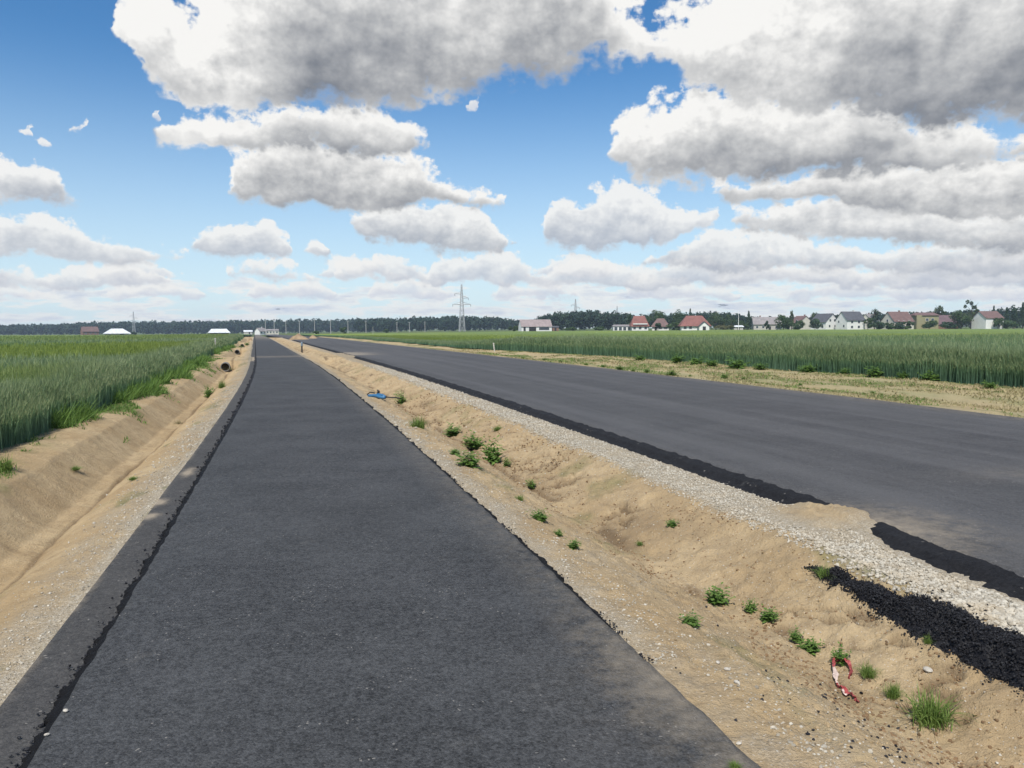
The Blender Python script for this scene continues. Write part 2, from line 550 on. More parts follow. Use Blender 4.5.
def sand_mat():
    m, nt, b = newmat('sand_and_gravel')
    P = objco(nt)
    g, dry, wet_shade, grass = (attr(nt, k) for k in ('gravel', 'dry', 'wet_shade', 'grass'))
    n1 = noise(nt, P, .9, 5.0, .6)
    n2 = noise(nt, P, 6.0, 6.0, .65)
    n3 = noise(nt, P, 45.0, 4.0, .6)
    sand = mixc(nt, n1.ramp(.32, .68), (.37, .268, .148), (.465, .355, .21))
    sand = mixc(nt, n2.ramp(.44, .70) * .5, sand, (.265, .188, .105))
    n4 = noise(nt, P, 17.0, 5.0, .7)
    sand = mixc(nt, n4.ramp(.54, .70) * .55, sand, (.235, .160, .085))
    sand = mixc(nt, n3.ramp(.55, .8) * .35, sand, (.44, .375, .265))
    sand = mixc(nt, (wet_shade * 1.2 + (n2 - .5) * wet_shade).clamp() * .85, sand, (.135, .090, .050))  # damp ditch bottoms, plus clod shadows painted dark into the spade marks
    v = nd(nt, 'ShaderNodeTexVoronoi', {'Vector': P, 'Scale': 95.0})
    cc = X(nt, nd(nt, 'ShaderNodeSeparateColor', {0: X(nt, v.outputs['Color'])}).outputs[0])
    peb = mixc(nt, cc, (.33, .275, .19), (.51, .455, .36))
    peb = mixc(nt, X(nt, v.outputs['Distance']).ramp(.4, .8) * .35, peb, (.30, .24, .165))
    gf = (g * 1.15 + (n2 - .5) * 1.1 * g.ramp(0, .2)).clamp()
    c = mixc(nt, gf, sand, peb)
    # pebbles sprinkled in the sand
    pk = cc.ramp(.93, .96) * X(nt, v.outputs['Distance']).ramp(.42, .3)
    c = mixc(nt, pk * .7, c, (.55, .50, .42))
    dn = noise(nt, combine(nt, attr(nt, 't') * 1.6, attr(nt, 's') * .25, 0.0), 1.0, 6.0, .7)
    straw = mixc(nt, dn.ramp(.3, .7), (.36, .30, .18), (.29, .27, .14))
    c = mixc(nt, dry, c, straw)
    gn = noise(nt, P, 2.3, 6.0, .7)
    gg = (grass * 1.5 + (gn - .5) * 2.4 * grass.ramp(0, .15)).clamp()
    c = mixc(nt, gg * .85, c, mixc(nt, n3.ramp(.3, .7), (.075, .105, .03), (.15, .17, .06)))
    nt.links.new(c.s, b.inputs['Base Color'])
    b.inputs['Roughness'].default_value = .95
    b.inputs['Specular IOR Level'].default_value = .15
    h = n2 * .6 + n3 * .35 + noise(nt, P, 160.0, 3.0, .6) * .2 + (cc * gf) * .6
    bump(nt, b, h, .045, 1.0)
    return m


M['sand'] = sand_mat()


def ground_mat():
    m, nt, b = newmat('field_ground')
    P = objco(nt)
    n1 = noise(nt, P, .02, 5.0, .6)
    n2 = noise(nt, P, .5, 6.0, .7)
    c = mixc(nt, n1.ramp(.35, .65), (.075, .115, .038), (.125, .145, .055))
    c = mixc(nt, n2.ramp(.4, .75) * .5, c, (.055, .085, .03))
    nt.links.new(c.s, b.inputs['Base Color'])
    b.inputs['Roughness'].default_value = .95
    b.inputs['Specular IOR Level'].default_value = .1
    return m


M['ground'] = ground_mat()


def leaf_mat(name, a, b_, rough=.6, trans=.25, use_tint=True):
    m, nt, b = newmat(name)
    if use_tint:
        f = attr(nt, 'tint')
    else:
        f = noise(nt, objco(nt), 4.0, 3.0).ramp(.3, .7)
    c = mixc(nt, f, a, b_)
    nt.links.new(c.s, b.inputs['Base Color'])
    b.inputs['Roughness'].default_value = rough
    b.inputs['Specular IOR Level'].default_value = .25
    out = nt.nodes['Material Output']
    tr = nd(nt, 'ShaderNodeBsdfTranslucent', {'Color': c})
    ms = nd(nt, 'ShaderNodeMixShader', {0: trans})
    nt.links.new(b.outputs[0], ms.inputs[1])
    nt.links.new(tr.outputs[0], ms.inputs[2])
    nt.links.new(ms.outputs[0], out.inputs[0])
    return m


M['grass'] = leaf_mat('grass_blades', (.105, .180, .034), (.23, .32, .085), trans=.4)
M['weed'] = leaf_mat('weed_leaves', (.085, .170, .034), (.18, .29, .07), trans=.4)
M['dryweed'] = leaf_mat('dry_weed', (.12, .12, .045), (.25, .21, .10))


def crop_mat(name, ear):
    m, nt, b = newmat(name)
    tint, hgt = attr(nt, 'tint'), attr(nt, 'h')
    if ear:
        c = mixc(nt, tint, (.19, .255, .115), (.33, .39, .215))
    else:
        lo = mixc(nt, tint, (.098, .190, .125), (.180, .305, .205))
        hi = mixc(nt, tint, (.122, .212, .100), (.200, .312, .150))
        c = mixc(nt, hgt, lo, hi)
    y = attr(nt, 'yellow')
    c = mixc(nt, y, c, mixc(nt, tint, (.175, .240, .045), (.270, .330, .080)))
    nt.links.new(c.s, b.inputs['Base Color'])
    b.inputs['Roughness'].default_value = .65
    b.inputs['Specular IOR Level'].default_value = .2
    out = nt.nodes['Material Output']
    tr = nd(nt, 'ShaderNodeBsdfTranslucent', {'Color': c})
    ms = nd(nt, 'ShaderNodeMixShader', {0: .5})
    nt.links.new(b.outputs[0], ms.inputs[1])
    nt.links.new(tr.outputs[0], ms.inputs[2])
    nt.links.new(ms.outputs[0], out.inputs[0])
    return m


M['crop'] = crop_mat('rye_stalks', False)
M['ear'] = crop_mat('rye_ears', True)


def canopy_mat():
    m, nt, b = newmat('rye_canopy')
    P = objco(nt)
    y, h = attr(nt, 'yellow'), attr(nt, 'tint')
    n1 = noise(nt, P, .35, 6.0, .65)
    n2 = noise(nt, combine(nt, attr(nt, 't') * 3.0, attr(nt, 's') * .35, 0.0), 1.0, 6.0, .75)
    c = mixc(nt, n2.ramp(.3, .7), (.100, .172, .078), (.170, .250, .115))
    c = mixc(nt, n1.ramp(.4, .7) * .4, c, (.155, .185, .085))
    c = mixc(nt, h, mixc(nt, n2.ramp(.3, .7), (.050, .102, .050), (.090, .156, .083)), c)
    c = mixc(nt, y, c, mixc(nt, n2.ramp(.3, .7), (.170, .235, .045), (.255, .310, .075)))
    nt.links.new(c.s, b.inputs['Base Color'])
    b.inputs['Roughness'].default_value = .9
    b.inputs['Specular IOR Level'].default_value = .1
    bump(nt, b, noise(nt, P, 3.0, 6.0, .8), .35)
    return m


M['canopy'] = canopy_mat()
M['stone'] = plain('pale_stone', (.50, .465, .40), .9, .28, 9, .2, bumpd=.01)
M['bark'] = plain('bark', (.09, .07, .05), .9, .3, 2)


def stone_mat():
    m, nt, b = newmat('crushed_limestone')
    t = attr(nt, 'tint')
    c = mixc(nt, t, (.235, .21, .165), (.50, .468, .395))
    c = mixc(nt, noise(nt, objco(nt), 4.0, 5.0, .7).ramp(.42, .7) * .45, c, (.40, .315, .20))
    nt.links.new(c.s, b.inputs['Base Color'])
    b.inputs['Roughness'].default_value = .9
    b.inputs['Specular IOR Level'].default_value = .2
    return m


M['gravel'] = stone_mat()


def crumb_mat():
    m, nt, b = newmat('asphalt_crumbs')
    t = attr(nt, 'tint')
    c = mixc(nt, t, (.005, .005, .007), (.022, .023, .027))
    nt.links.new(c.s, b.inputs['Base Color'])
    b.inputs['Roughness'].default_value = .65
    b.inputs['Specular IOR Level'].default_value = .28
    return m


M['crumb'] = crumb_mat()


# ------------------------------------------------------------------ cross-section of the corridor
PATH_L, PATH_R = -1.25, 1.25
ROAD_L, ROAD_R = 4.31, 11.62


def track_left(s):
    s = np.asarray(s, float)
    return np.maximum.reduce([sstep(39.3, 40.0, s) * (1 - sstep(45.5, 46.5, s)), sstep(65, 66, s) * (1 - sstep(70, 71.5, s)),
                              sstep(91, 92, s) * (1 - sstep(97, 98.5, s)), sstep(150, 158, s)])


def track_right(s):
    s = np.asarray(s, float)
    return np.maximum(sstep(42.6, 43.6, s) * (1 - sstep(50.5, 52.0, s)), sstep(150, 160, s))


def lin(t, xs, zs):
    return np.interp(t, xs, zs)


def z_right(s, t):
    base = lin(t, [1.2, 1.5, 1.8, 2.45, 2.62, 3.30, 3.45, 3.98, 4.06, 4.5], [-.05, -.055, -.11, -.43, -.43, -.13, -.085, -.075, -.13, -.14])
    ramp = np.exp(-np.abs((s - 5.3) / .55) ** 3) * sstep(3.98, 4.06, t) * (1 - sstep(4.22, 4.45, t + .16 * fbm(s * 3, s * 0, 16, 3) + .16 * fbm(s * 11, t * 11, 22, 3)))
    base = base + .10 * ramp
    k = track_right(s)
    k2 = sstep(0, .12, t - 1.25) * k
    return base * (1 - k2) + (-.03 - .02 * np.sin((t - 1.25) * 1.1)) * k2


def z_left(s, t):
    base = lin(t, [-6.2, -4.2, -3.6, -3.2, -2.72, -2.52, -2.2, -1.85, -1.5, -1.4], [0.02, 0.03, .02, -.05, -.40, -.44, -.25, -.12, -.075, -.085])
    dip = sum(np.exp(-((s - q) / 1.6) ** 2) for q in (38.2, 63.9, 89.9)) * np.exp(-((t + 2.74) / .44) ** 2)
    base = base - .22 * dip
    k = track_left(s)
    return base * (1 - k) + (base * 0 - .02) * k


def srows(s0, s1, r, mn):
    out = [s0]
    while out[-1] < s1:
        q = abs(out[-1])
        out.append(out[-1] + max(mn, q * r))
    return np.array(out)


def grid_faces(nr, nc):
    i = np.arange((nr - 1) * (nc - 1))
    r, c = i // (nc - 1), i % (nc - 1)
    a = r * nc + c
    return np.stack([a, a + 1, a + nc + 1, a + nc], 1)


def near_edge(s):
    return -.22 * sstep(6.2, 3.4, s)


def strip(name, s, t, z, mat, smooth=True, attrs=None, kind='structure', shift=None):
    """grid in (s, t); s rows, t columns"""
    S, T = np.meshgrid(s, t, indexing='ij')
    Z = z(S, T)
    Xw, Yw = st(S, T + (shift(S, T) if shift else 0))
    Z = Z + zter(Xw, Yw)
    V = np.stack([Xw, Yw, Z], 2).reshape(-1, 3)
    A = {'s': S, 't': T}
    for k, fn in (attrs or {}).items():
        A[k] = fn(S, T)
    o = mesh_np(name, V, grid_faces(len(s), len(t)), mat, smooth=smooth, attrs=A)
    tag(o, kind=kind)
    return o


# ground: one sheet to the horizon, sunk below the corridor
gs = np.concatenate([[-400, -120, -40, -15, -5], np.arange(0, 60, 3), np.geomspace(60, 6000, 60)])
gt = np.concatenate([-np.geomspace(6000, 60, 24), [-45, -30, -20, -14, -9, -6.0, -5.6], [0, 5, 10, 16.8], [17.2, 20, 26, 32, 45], np.geomspace(60, 6000, 24)])
strip('ground', gs, gt, lambda S, T: np.where((T > -5.8) & (T < 17.0), -.9, 0.0) + 0 * S, M['ground'])

# path, wearing course with a ragged edge
ps = np.concatenate([[-12, -4], srows(0, 480, .0055, .016)])


def edge_wob(s, seed, amp=.012):
    return amp * 1.1 * fbm(s * 9, s * 0 + 3.3, seed, 3) + .010 * fbm(s * 1.3, s * 0, seed + 5, 2)


def build_path():
    tt = np.array([PATH_L - .02, PATH_L, PATH_L + .03, -.9, -.45, 0, .45, .9, PATH_R - .03, PATH_R, PATH_R + .015])
    S, T = np.meshgrid(ps, tt, indexing='ij')
    T = T.copy()
    T[:, 0:2] += edge_wob(ps, 1)[:, None]
    T[:, -2:] += edge_wob(ps, 2)[:, None]
    Z = np.zeros_like(S)
    Z[:, 0] = -.055
    Z[:, -1] = -.075
    Z += .012 * fbm(S * .6, T * .6, 9, 2)
    Xw, Yw = st(S, T)
    V = np.stack([Xw, Yw, Z + zter(Xw, Yw)], 2).reshape(-1, 3)
    dust = .22 * sstep(44 - 1.6, 44.2, S) * (1 - sstep(44.8, 46.5, S)) + .75 * sstep(95, 170, S) * .4
    dust = dust + 1.0 * np.exp(-((S - 2.9) / .6) ** 2) * sstep(.80, 1.25, T) * .30
    dust = dust + .10 * sstep(1.0, 1.24, T) * (S < 60)
    o = mesh_np('path', V, grid_faces(len(ps), len(tt)), M['path'], smooth=True, attrs={'s': S, 't': T, 'dust': dust})
    tag(o, kind='structure')


build_path()
# lower course showing along the left edge of the path
strip('path_base', np.concatenate([[-12, -4], srows(0, 480, .008, .03)]), np.array([-1.6, -1.545, -1.53, -1.50, -1.47, -1.44, -1.41, -1.37, -1.28, -1.22]),
      lambda S, T: np.where(T < -1.58, -.15, -.045) + .012 * fbm(S * .6, T * .6, 9, 2) + .006 * fbm(S * 3, T * 3, 4, 2), M['binder'],
      attrs={'dust': lambda S, T: np.clip(.30 * sstep(-1.50, -1.56, T) * (.4 + 1.2 * fbm(S * 6, T * 2, 31, 3)) +
                                          1.1 * np.exp(-((S - 8.96) / .22) ** 2 - ((T + 1.45) / .05) ** 2) + 1.1 * np.exp(-((S - 7.49) / .10) ** 2 - ((T + 1.53) / .06) ** 2)
                                          + 1.0 * np.exp(-((S - 6.95) / .09) ** 2 - ((T + 1.52) / .06) ** 2) + sstep(39, 41, S) * (1 - sstep(45, 46, S)), 0, 1)})
# black broken edge of the wearing course, both sides
def black_edge(sign, w0, seed):
    e = (PATH_R + edge_wob(ps, 2)) if sign > 0 else (PATH_L + edge_wob(ps, 1))
    w = w0 * (1 + .55 * fbm(ps * 4, ps * 0, seed, 3) + .75 * fbm(ps * 45, ps * 0, seed + 3, 2))
    if sign > 0:
        w = w * sstep(2.6, 4.6, ps) * sstep(-.62, -.2, fbm(ps * 1.6, ps * 0, seed + 7, 3))
    w = np.maximum(w, .002)
    u = np.array([-.012, 0, .35, .7, 1.0, 1.02])
    z = np.array([-.004, -.002, -.006, -.014, -.026, -.07])
    S = np.repeat(ps[:, None], 6, 1)
    T = e[:, None] + sign * np.where(u < 0, u, u * w[:, None])
    Z = z[None] + .010 * fbm(S * 40, T * 60, seed + 9, 2) * (u > 0)
    Z += .012 * fbm(S * .6, T * .6, 9, 2)
    Xw, Yw = st(S, T)
    Fc = grid_faces(len(ps), 6)
    o = mesh_np('path_edge', np.stack([Xw, Yw, Z + zter(Xw, Yw)], 2).reshape(-1, 3), Fc if sign > 0 else np.ascontiguousarray(Fc[:, ::-1]), M['bitumen'])
    tag(o, kind='structure')


black_edge(-1, .050, 501)
black_edge(1, .046, 531)
# road
rs = np.concatenate([[-40, -12, -4], srows(0, 480, .012, .03)])
rt = np.array([ROAD_L - .03, ROAD_L, 4.6, 5, 6, 7, 8, 9, 10, 11, 11.6, ROAD_R, ROAD_R + .08])


def road_dust(S, T):
    d = .5 * np.exp(-((S - 4.75) / .55) ** 2) * sstep(4.85, 4.35, T) + .30 * np.exp(-((S - 6.1) / .35) ** 2 - ((T - 6.6) / .35) ** 2)
    d = d + .55 * sstep(44, 46, S) * (1 - sstep(49, 52, S)) * sstep(6.5, 4.5, T)
    return np.clip(d + .25 * sstep(11.2, 11.8, T), 0, 1)


strip('road', rs, rt, lambda S, T: np.where(T < ROAD_L - .01, -.02, np.where(T > ROAD_R + .02, -.12, 0)) + .012 * fbm(S * .3, T * .5, 19, 2),
      M['road'], attrs={'dust': road_dust}, shift=lambda S, T: near_edge(S) * (T < 4.7))


def zedge(S, T):
    z = np.interp(T, [3.98, 4.01, 4.12, 4.15, 4.30, 4.33], [-.20, -.085, -.060, -.035, -.012, -.03])
    return z + .012 * fbm(S * .3, T * .5, 19, 2) + .016 * fbm(S * 14, T * 14, 41, 3) + .012 * fbm(S * 3, T * 2, 43, 2)


strip('road_edge', np.concatenate([[-40, -12, -4], srows(0, 470, .008, .025)]), np.array([3.98, 4.01, 4.05, 4.12, 4.15, 4.20, 4.25, 4.30, 4.33]),
      zedge, M['bitumen_edge'], shift=lambda S, T: near_edge(S))


# sandy ditch between path and road
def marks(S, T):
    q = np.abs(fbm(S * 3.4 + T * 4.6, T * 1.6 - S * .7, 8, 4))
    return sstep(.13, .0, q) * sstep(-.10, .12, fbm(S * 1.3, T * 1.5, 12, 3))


def disp_right(S, T):
    mid = sstep(1.35, 1.9, T) * (1 - sstep(3.35, 3.6, T))
    bank = sstep(2.45, 2.8, T) * (1 - sstep(3.3, 3.5, T))
    d = .05 * fbm(S * 1.1, T * 1.6, 3, 3) * mid
    d = d + (.036 * fbm(S * 5, T * 5, 5, 4) + .026 * np.abs(fbm(S * 11 + T * 6, T * 9 - S * 3, 6, 3))) * (.04 + .96 * np.maximum(mid, sstep(1.30, 1.5, T) * .3 * (T < 2)))
    # spade marks slanting down the far bank
    d = d - .060 * marks(S, T) * bank
    d = d + .012 * fbm(S * 24, T * 24, 10, 2)
    d = d + .022 * sstep(.10, .34, fbm(S * 13, T * 13, 17, 3)) * sstep(-.25, .25, fbm(S * 1.7, T * 1.7, 18, 3)) * sstep(1.5, 1.8, T) * (1 - sstep(3.3, 3.45, T))
    d = d + .02 * fbm(S * 9, T * 9, 21, 3) * sstep(1.25, 1.4, T) * (1 - sstep(1.7, 2, T))
    # ruts left by a digger bucket along the shoulder and the bank
    for t0, dp in ((1.86, .014), (2.12, .011), (2.86, .016), (3.08, .013)):
        d = d - dp * sstep(.05, .0, np.abs(T - t0 - .10 * fbm(S * .45, S * 0 + t0, 23, 3))) * sstep(-.05, .15, fbm(S * .8, S * 0 + t0 * 3, 24, 3))
    # a crack along the ditch bottom
    c = np.abs(T - 2.5 - .12 * fbm(S * .9, S * 0, 13, 3))
    d = d - .05 * sstep(.07, .0, c) * sstep(-.1, .15, fbm(S * 1.2, S * 0 + 5, 14, 2))
    # ramp of earth over the road edge
    r = np.exp(-np.abs((S - 5.3) / .55) ** 3) * sstep(3.50, 3.95, T)
    return d + .045 * r * (1 + 1.2 * fbm(S * 5, T * 5, 15, 4))


ss = np.concatenate([[-6, -2], srows(0.6, 160, .0062, .015)])
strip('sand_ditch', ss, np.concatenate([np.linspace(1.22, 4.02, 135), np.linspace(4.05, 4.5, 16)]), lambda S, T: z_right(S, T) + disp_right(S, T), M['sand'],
      attrs={'gravel': lambda S, T: np.clip(np.maximum((1 - .45 * sstep(9, 18, S)) * sstep(3.34, 3.5, T + .1 * fbm(S * 1.4, T, 51, 3)) * (1 - .9 * np.exp(-((S - 5.4) / .42) ** 2) * sstep(3.6, 3.85, T)),
                                            (.62 * (1 - sstep(1.40, 1.62, T + .16 * fbm(S * 2, T * 2, 52, 3))) * (.25 + .75 * sstep(2.8, 3.7, S)) + .06 + .25 * sstep(.1, .4, fbm(S * 2.4, T * 2.4, 53, 3)) * (1 - sstep(1.9, 2.2, T))))
                                            - .8 * track_right(S) * 0, 0, 1),
             'dry': lambda S, T: 0 * S,
             'wet_shade': lambda S, T: np.clip(sstep(.16, .02, np.abs(T - 2.5 - .12 * fbm(S * .9, S * 0, 13, 3))) * .75 * sstep(-.15, .2, fbm(S * 1.2, S * 0 + 5, 14, 2))
                                         + .3 * sstep(2.5, 2.7, T) * (1 - sstep(2.9, 3.2, T)) * sstep(0, .3, fbm(S * .8, T * 1.5, 55, 3)) + .9 * marks(S, T) * sstep(2.5, 2.7, T) * (1 - sstep(3.1, 3.3, T)), 0, 1),  # the marks term is painted clod shade on the bank, not moisture
             'grass': lambda S, T: np.clip(.18 * sstep(.18, .40, fbm(S * .9, T * 1.3, 56, 3)) * sstep(1.6, 1.9, T) * (1 - sstep(3.4, 3.5, T)), 0, 1)})


def disp_left(S, T):
    d = .045 * fbm(S * .9, T * 1.4, 63, 3) * (1 - sstep(-2.1, -1.7, T)) + .020 * fbm(S * 5, T * 5, 64, 4)
    d = d + .010 * fbm(S * 22, T * 22, 65, 2)
    bank = sstep(-3.3, -3.1, T) * (1 - sstep(-2.75, -2.6, T))
    d = d - .05 * np.abs(fbm(S * 2.6, T * .5, 66, 3)) * bank
    c = np.abs(T + 2.45 - .08 * fbm(S * .8, S * 0, 67, 3))
    d = d - .05 * sstep(.06, 0, c)
    return d * (1 - .6 * track_left(S))


ssl = np.concatenate([[-6, -2], srows(1.5, 200, .0075, .03)])
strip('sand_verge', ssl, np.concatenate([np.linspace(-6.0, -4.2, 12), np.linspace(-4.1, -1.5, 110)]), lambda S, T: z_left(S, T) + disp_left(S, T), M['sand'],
      attrs={'gravel': lambda S, T: np.clip(.6 * sstep(-2.15, -1.85, T + .15 * fbm(S * 1.3, T, 71, 3)) * (.62 + .9 * fbm(S * 2, T * 3, 72, 3)) + .6 * sstep(-1.72, -1.6, T), 0, 1),
             'dry': lambda S, T: .35 * sstep(-3.5, -3.9, T),
             'wet_shade': lambda S, T: .6 * sstep(.1, 0, np.abs(T + 2.45 - .08 * fbm(S * .8, S * 0, 67, 3))),
             'grass': lambda S, T: np.clip(.75 * sstep(-3.25, -3.7, T + .5 * fbm(S * .8, T, 73, 3)) * sstep(-.15, .25, fbm(S * 1.1, T * 1.4, 74, 3)) + sstep(-4.0, -4.6, T)
                                           + .3 * sstep(.25, .4, fbm(S * 1.3, T * 2, 75, 3)) * sstep(-2.4, -2.2, T), 0, 1)})

# dry verge beyond the road
vs = np.concatenate([[-6, 0], srows(4, 200, .012, .08)])
strip('dry_verge', vs, np.linspace(11.66, 18.4, 60), lambda S, T: np.interp(T, [11.8, 12.2, 14, 16, 18.4], [-.05, -.07, -.16, -.03, .02]) + .06 * fbm(S * .7, T * .9, 81, 4) + .03 * fbm(S * 3, T * 3, 83, 3),
      M['sand'], attrs={'gravel': lambda S, T: .5 * (1 - sstep(11.9, 12.4, T)), 'wet_shade': lambda S, T: 0 * S,
                        'dry': lambda S, T: np.clip(.75 + .9 * fbm(S * .4, T * .9, 84, 3), 0, 1) * sstep(60, 20, S) + .4 * sstep(20, 60, S),
                        'grass': lambda S, T: np.clip(.75 * sstep(.0, .4, fbm(S * .35, T * 1.2, 85, 4)) + .7 * sstep(16.6, 17.6, T), 0, 1)})

# ------------------------------------------------------------------ stones and crumbs
ICO_V, ICO_F = None, None


def ico():
    p = (1 + 5 ** .5) / 2
    v = np.array([(-1, p, 0), (1, p, 0), (-1, -p, 0), (1, -p, 0), (0, -1, p), (0, 1, p), (0, -1, -p), (0, 1, -p), (p, 0, -1), (p, 0, 1), (-p, 0, -1), (-p, 0, 1)], float)
    v /= np.linalg.norm(v[0])
    f = np.array([(0, 11, 5), (0, 5, 1), (0, 1, 7), (0, 7, 10), (0, 10, 11), (1, 5, 9), (5, 11, 4), (11, 10, 2), (10, 7, 6), (7, 1, 8),
                  (3, 9, 4), (3, 4, 2), (3, 2, 6), (3, 6, 8), (3, 8, 9), (4, 9, 5), (2, 4, 11), (6, 2, 10), (8, 6, 7), (9, 8, 1)])
    return v, f


ICO_V, ICO_F = ico()


def rotmats(n):
    q = rng.normal(size=(n, 4))
    q /= np.linalg.norm(q, axis=1)[:, None]
    w, x, y, z = q.T
    return np.stack([1 - 2 * (y * y + z * z), 2 * (x * y - z * w), 2 * (x * z + y * w), 2 * (x * y + z * w), 1 - 2 * (x * x + z * z), 2 * (y * z - x * w),
                     2 * (x * z - y * w), 2 * (y * z + x * w), 1 - 2 * (x * x + y * y)], 1).reshape(n, 3, 3)


def stones(name, S, T, zfun, size, mat, sink=.35, smooth=False, label=None, cat=None, extra=None):
    n = len(S)
    V = ICO_V[None] * (1 + rng.uniform(-.28, .22, (n, 12, 1)))
    V = V * rng.uniform(.6, 1.1, (n, 1, 3))
    V = np.einsum('nij,nkj->nki', rotmats(n), V)
    V[:, :, 2] *= .8
    V *= (size / 2)[:, None, None]
    Xw, Yw = st(S, T)
    Z = zfun(S, T) + zter(Xw, Yw) + size * (.5 - sink) * .8
    V += np.stack([Xw, Yw, Z], 1)[:, None, :]
    Fc = (ICO_F[None] + (np.arange(n) * 12)[:, None, None]).reshape(-1, 3)
    tint = np.repeat(rng.random(n) ** .8, 12)
    o = mesh_np(name, V.reshape(-1, 3), Fc, mat, smooth=smooth, attrs={'tint': tint})
    tag(o, label, cat, kind='stuff')
    return o


def zr(S, T): return z_right(S, T) + disp_right(S, T)
def zl(S, T): return z_left(S, T) + disp_left(S, T)


def logu(a, b, n, p=1.0):
    return a * (b / a) ** (rng.random(n) ** p)


n = 26000
S = logu(2.2, 34, n); T = rng.uniform(3.36, 3.95, n) + .06 * rng.normal(size=n)
T = np.minimum(T, 3.99)
T = 3.34 + (T - 3.34) * (.65 + near_edge(S)) / .65
keep = (rng.random(n) > .55 * sstep(10, 18, S)) & (np.exp(-((S - 5.35) / .55) ** 2) * sstep(3.4, 3.7, T) < .1 + .75 * rng.random(n)) & (T > 3.32)
S, T = S[keep], T[keep]
big = sstep(6.5, 3.5, S)
size = rng.uniform(.010, .026, len(S)) * (1 + .35 * big + .6 * sstep(3.9, 3.0, S)) * np.clip(S / 9, 1, 2.2)
stones('roadside_gravel', S, T, zr, size, M['gravel'], label='band of pale crushed stone between the sandy ditch and the black road edge', cat='gravel')

n = 3600
S = logu(2.2, 16, n); T = 1.30 + np.abs(rng.normal(0, .22, n))
keep = (T < 2.3) & ((S > 3.2) | (T > 1.5))
S, T = S[keep], T[keep]
stones('path_gravel', S, T, zr, rng.uniform(.004, .013, len(S)) * rng.choice([1, 1, 1, 1.9], len(S)) * np.clip(S / 6, 1, 1.8), M['gravel'],
       label='pale crushed stone shoulder along the right edge of the path', cat='gravel')
n = 4200
S = logu(3.0, 24, n); T = -1.56 - np.abs(rng.normal(0, .26, n))
keep = (T > -2.6)
S, T = S[keep], T[keep]
stones('verge_gravel', S, T, zl, rng.uniform(.004, .013, len(S)) * rng.choice([1, 1, 1, 1.9], len(S)) * np.clip(S / 6, 1, 1.8), M['gravel'],
       label='pale crushed stone shoulder along the left edge of the path', cat='gravel')

# black crumbs of asphalt along both edges of the wearing course
n = 9000
S = logu(2.0, 45, n)
T = PATH_L + edge_wob(S, 1) - np.abs(rng.normal(.006, .022, n)) * rng.choice([1, 1, 1.8], n)
sz = rng.uniform(.006, .020, n) * np.clip(S / 5, 1, 4)
a = stones('edge_crumbs', S, T, lambda S, T: -.042 + 0 * S, sz, M['crumb'], sink=.2,
           label='ragged line of black asphalt crumbs along the left edge of the path', cat='asphalt crumbs')
n = 5000
S = logu(3.2, 40, n)
clump = fbm(S * 3.5, S * 0, 91, 3) + .12 * sstep(4, 7, S)
T = PATH_R + edge_wob(S, 2) + np.abs(rng.normal(.004, .014, n)) * (1 + 1.2 * (clump > .1))
keep = clump > -.12 + .25 * sstep(4.2, 3.2, S)
stones('edge_crumbs', S[keep], T[keep], lambda S, T: -.04 + 0 * S, (rng.uniform(.006, .018, n) * np.clip(S / 5, 1, 4))[keep], M['crumb'], sink=.25,
       label='broken line of black asphalt crumbs along the right edge of the path', cat='asphalt crumbs')
# loose crumbs scattered on the sand
n = 420
S = logu(2.2, 5.0, n); T = np.clip(2.1 + rng.normal(0, .28, n), 1.4, 3.3)
T[:120] = 3.3 + rng.normal(0, .10, 120); S[:120] = rng.uniform(3.0, 4.6, 120)
keep = (S < 3.3) | (np.arange(n) < 120) | (rng.random(n) < .12)
stones('scattered_crumbs', S[keep], T[keep], zr, rng.uniform(.006, .022, keep.sum()), M['crumb'], sink=.3,
       label='loose black asphalt crumbs scattered over the sandy ditch bottom', cat='asphalt crumbs')
n = 9000
S = logu(2.4, 30, n); T = rng.uniform(1.5, 3.4, n)
tc = stones('sand_clods', S, T, zr, rng.uniform(.004, .017, n) * rng.choice([.6, 1, 1, 1.7], n) * np.clip(S / 7, 1, 1.8), M['sand'], sink=.55, smooth=False,
            label='crumbly clods of sand lying on the ditch slopes', cat='sand clods')

n = 3200
S = logu(2.3, 18, n); T = rng.uniform(1.4, 3.4, n)
stones('bank_pebbles', S, T, zr, rng.uniform(.003, .011, n) * rng.choice([1, 1, 1.8], n) * np.clip(S / 6, 1, 1.8), M['gravel'], sink=.4,
       label='small pale pebbles strewn over the sandy slopes of the ditch', cat='pebbles')
M['moist'] = plain('moist_soil', (.19, .125, .07), .95, .3, 20, .1)
n = 16000
S = logu(2.3, 22, n); T = rng.uniform(2.2, 3.4, n)
w = marks(S, T) * .9 + .5 * sstep(.1, .4, fbm(S * 1.9, T * 2.2, 19, 3)) + .5 * sstep(.08, .0, np.abs(T - 2.5 - .12 * fbm(S * .9, S * 0, 13, 3)))
k = rng.random(n) < w * 1.3 + .07
stones('soil_clods', S[k], T[k], zr, rng.uniform(.006, .026, k.sum()) * np.clip(S[k] / 7, 1, 1.8), M['moist'], sink=.5,
       label='darker moist soil crumbs along spade marks in the sandy bank', cat='soil clods')
n = 1500
S = logu(2.5, 3.7, n); T = 3.34 + .10 * rng.normal(size=n)
stones('scattered_crumbs', S, T, zr, rng.uniform(.008, .02, n), M['crumb'], sink=.0,
       label='black asphalt crumbs sprinkled on the pale gravel above the black heap', cat='asphalt crumbs')

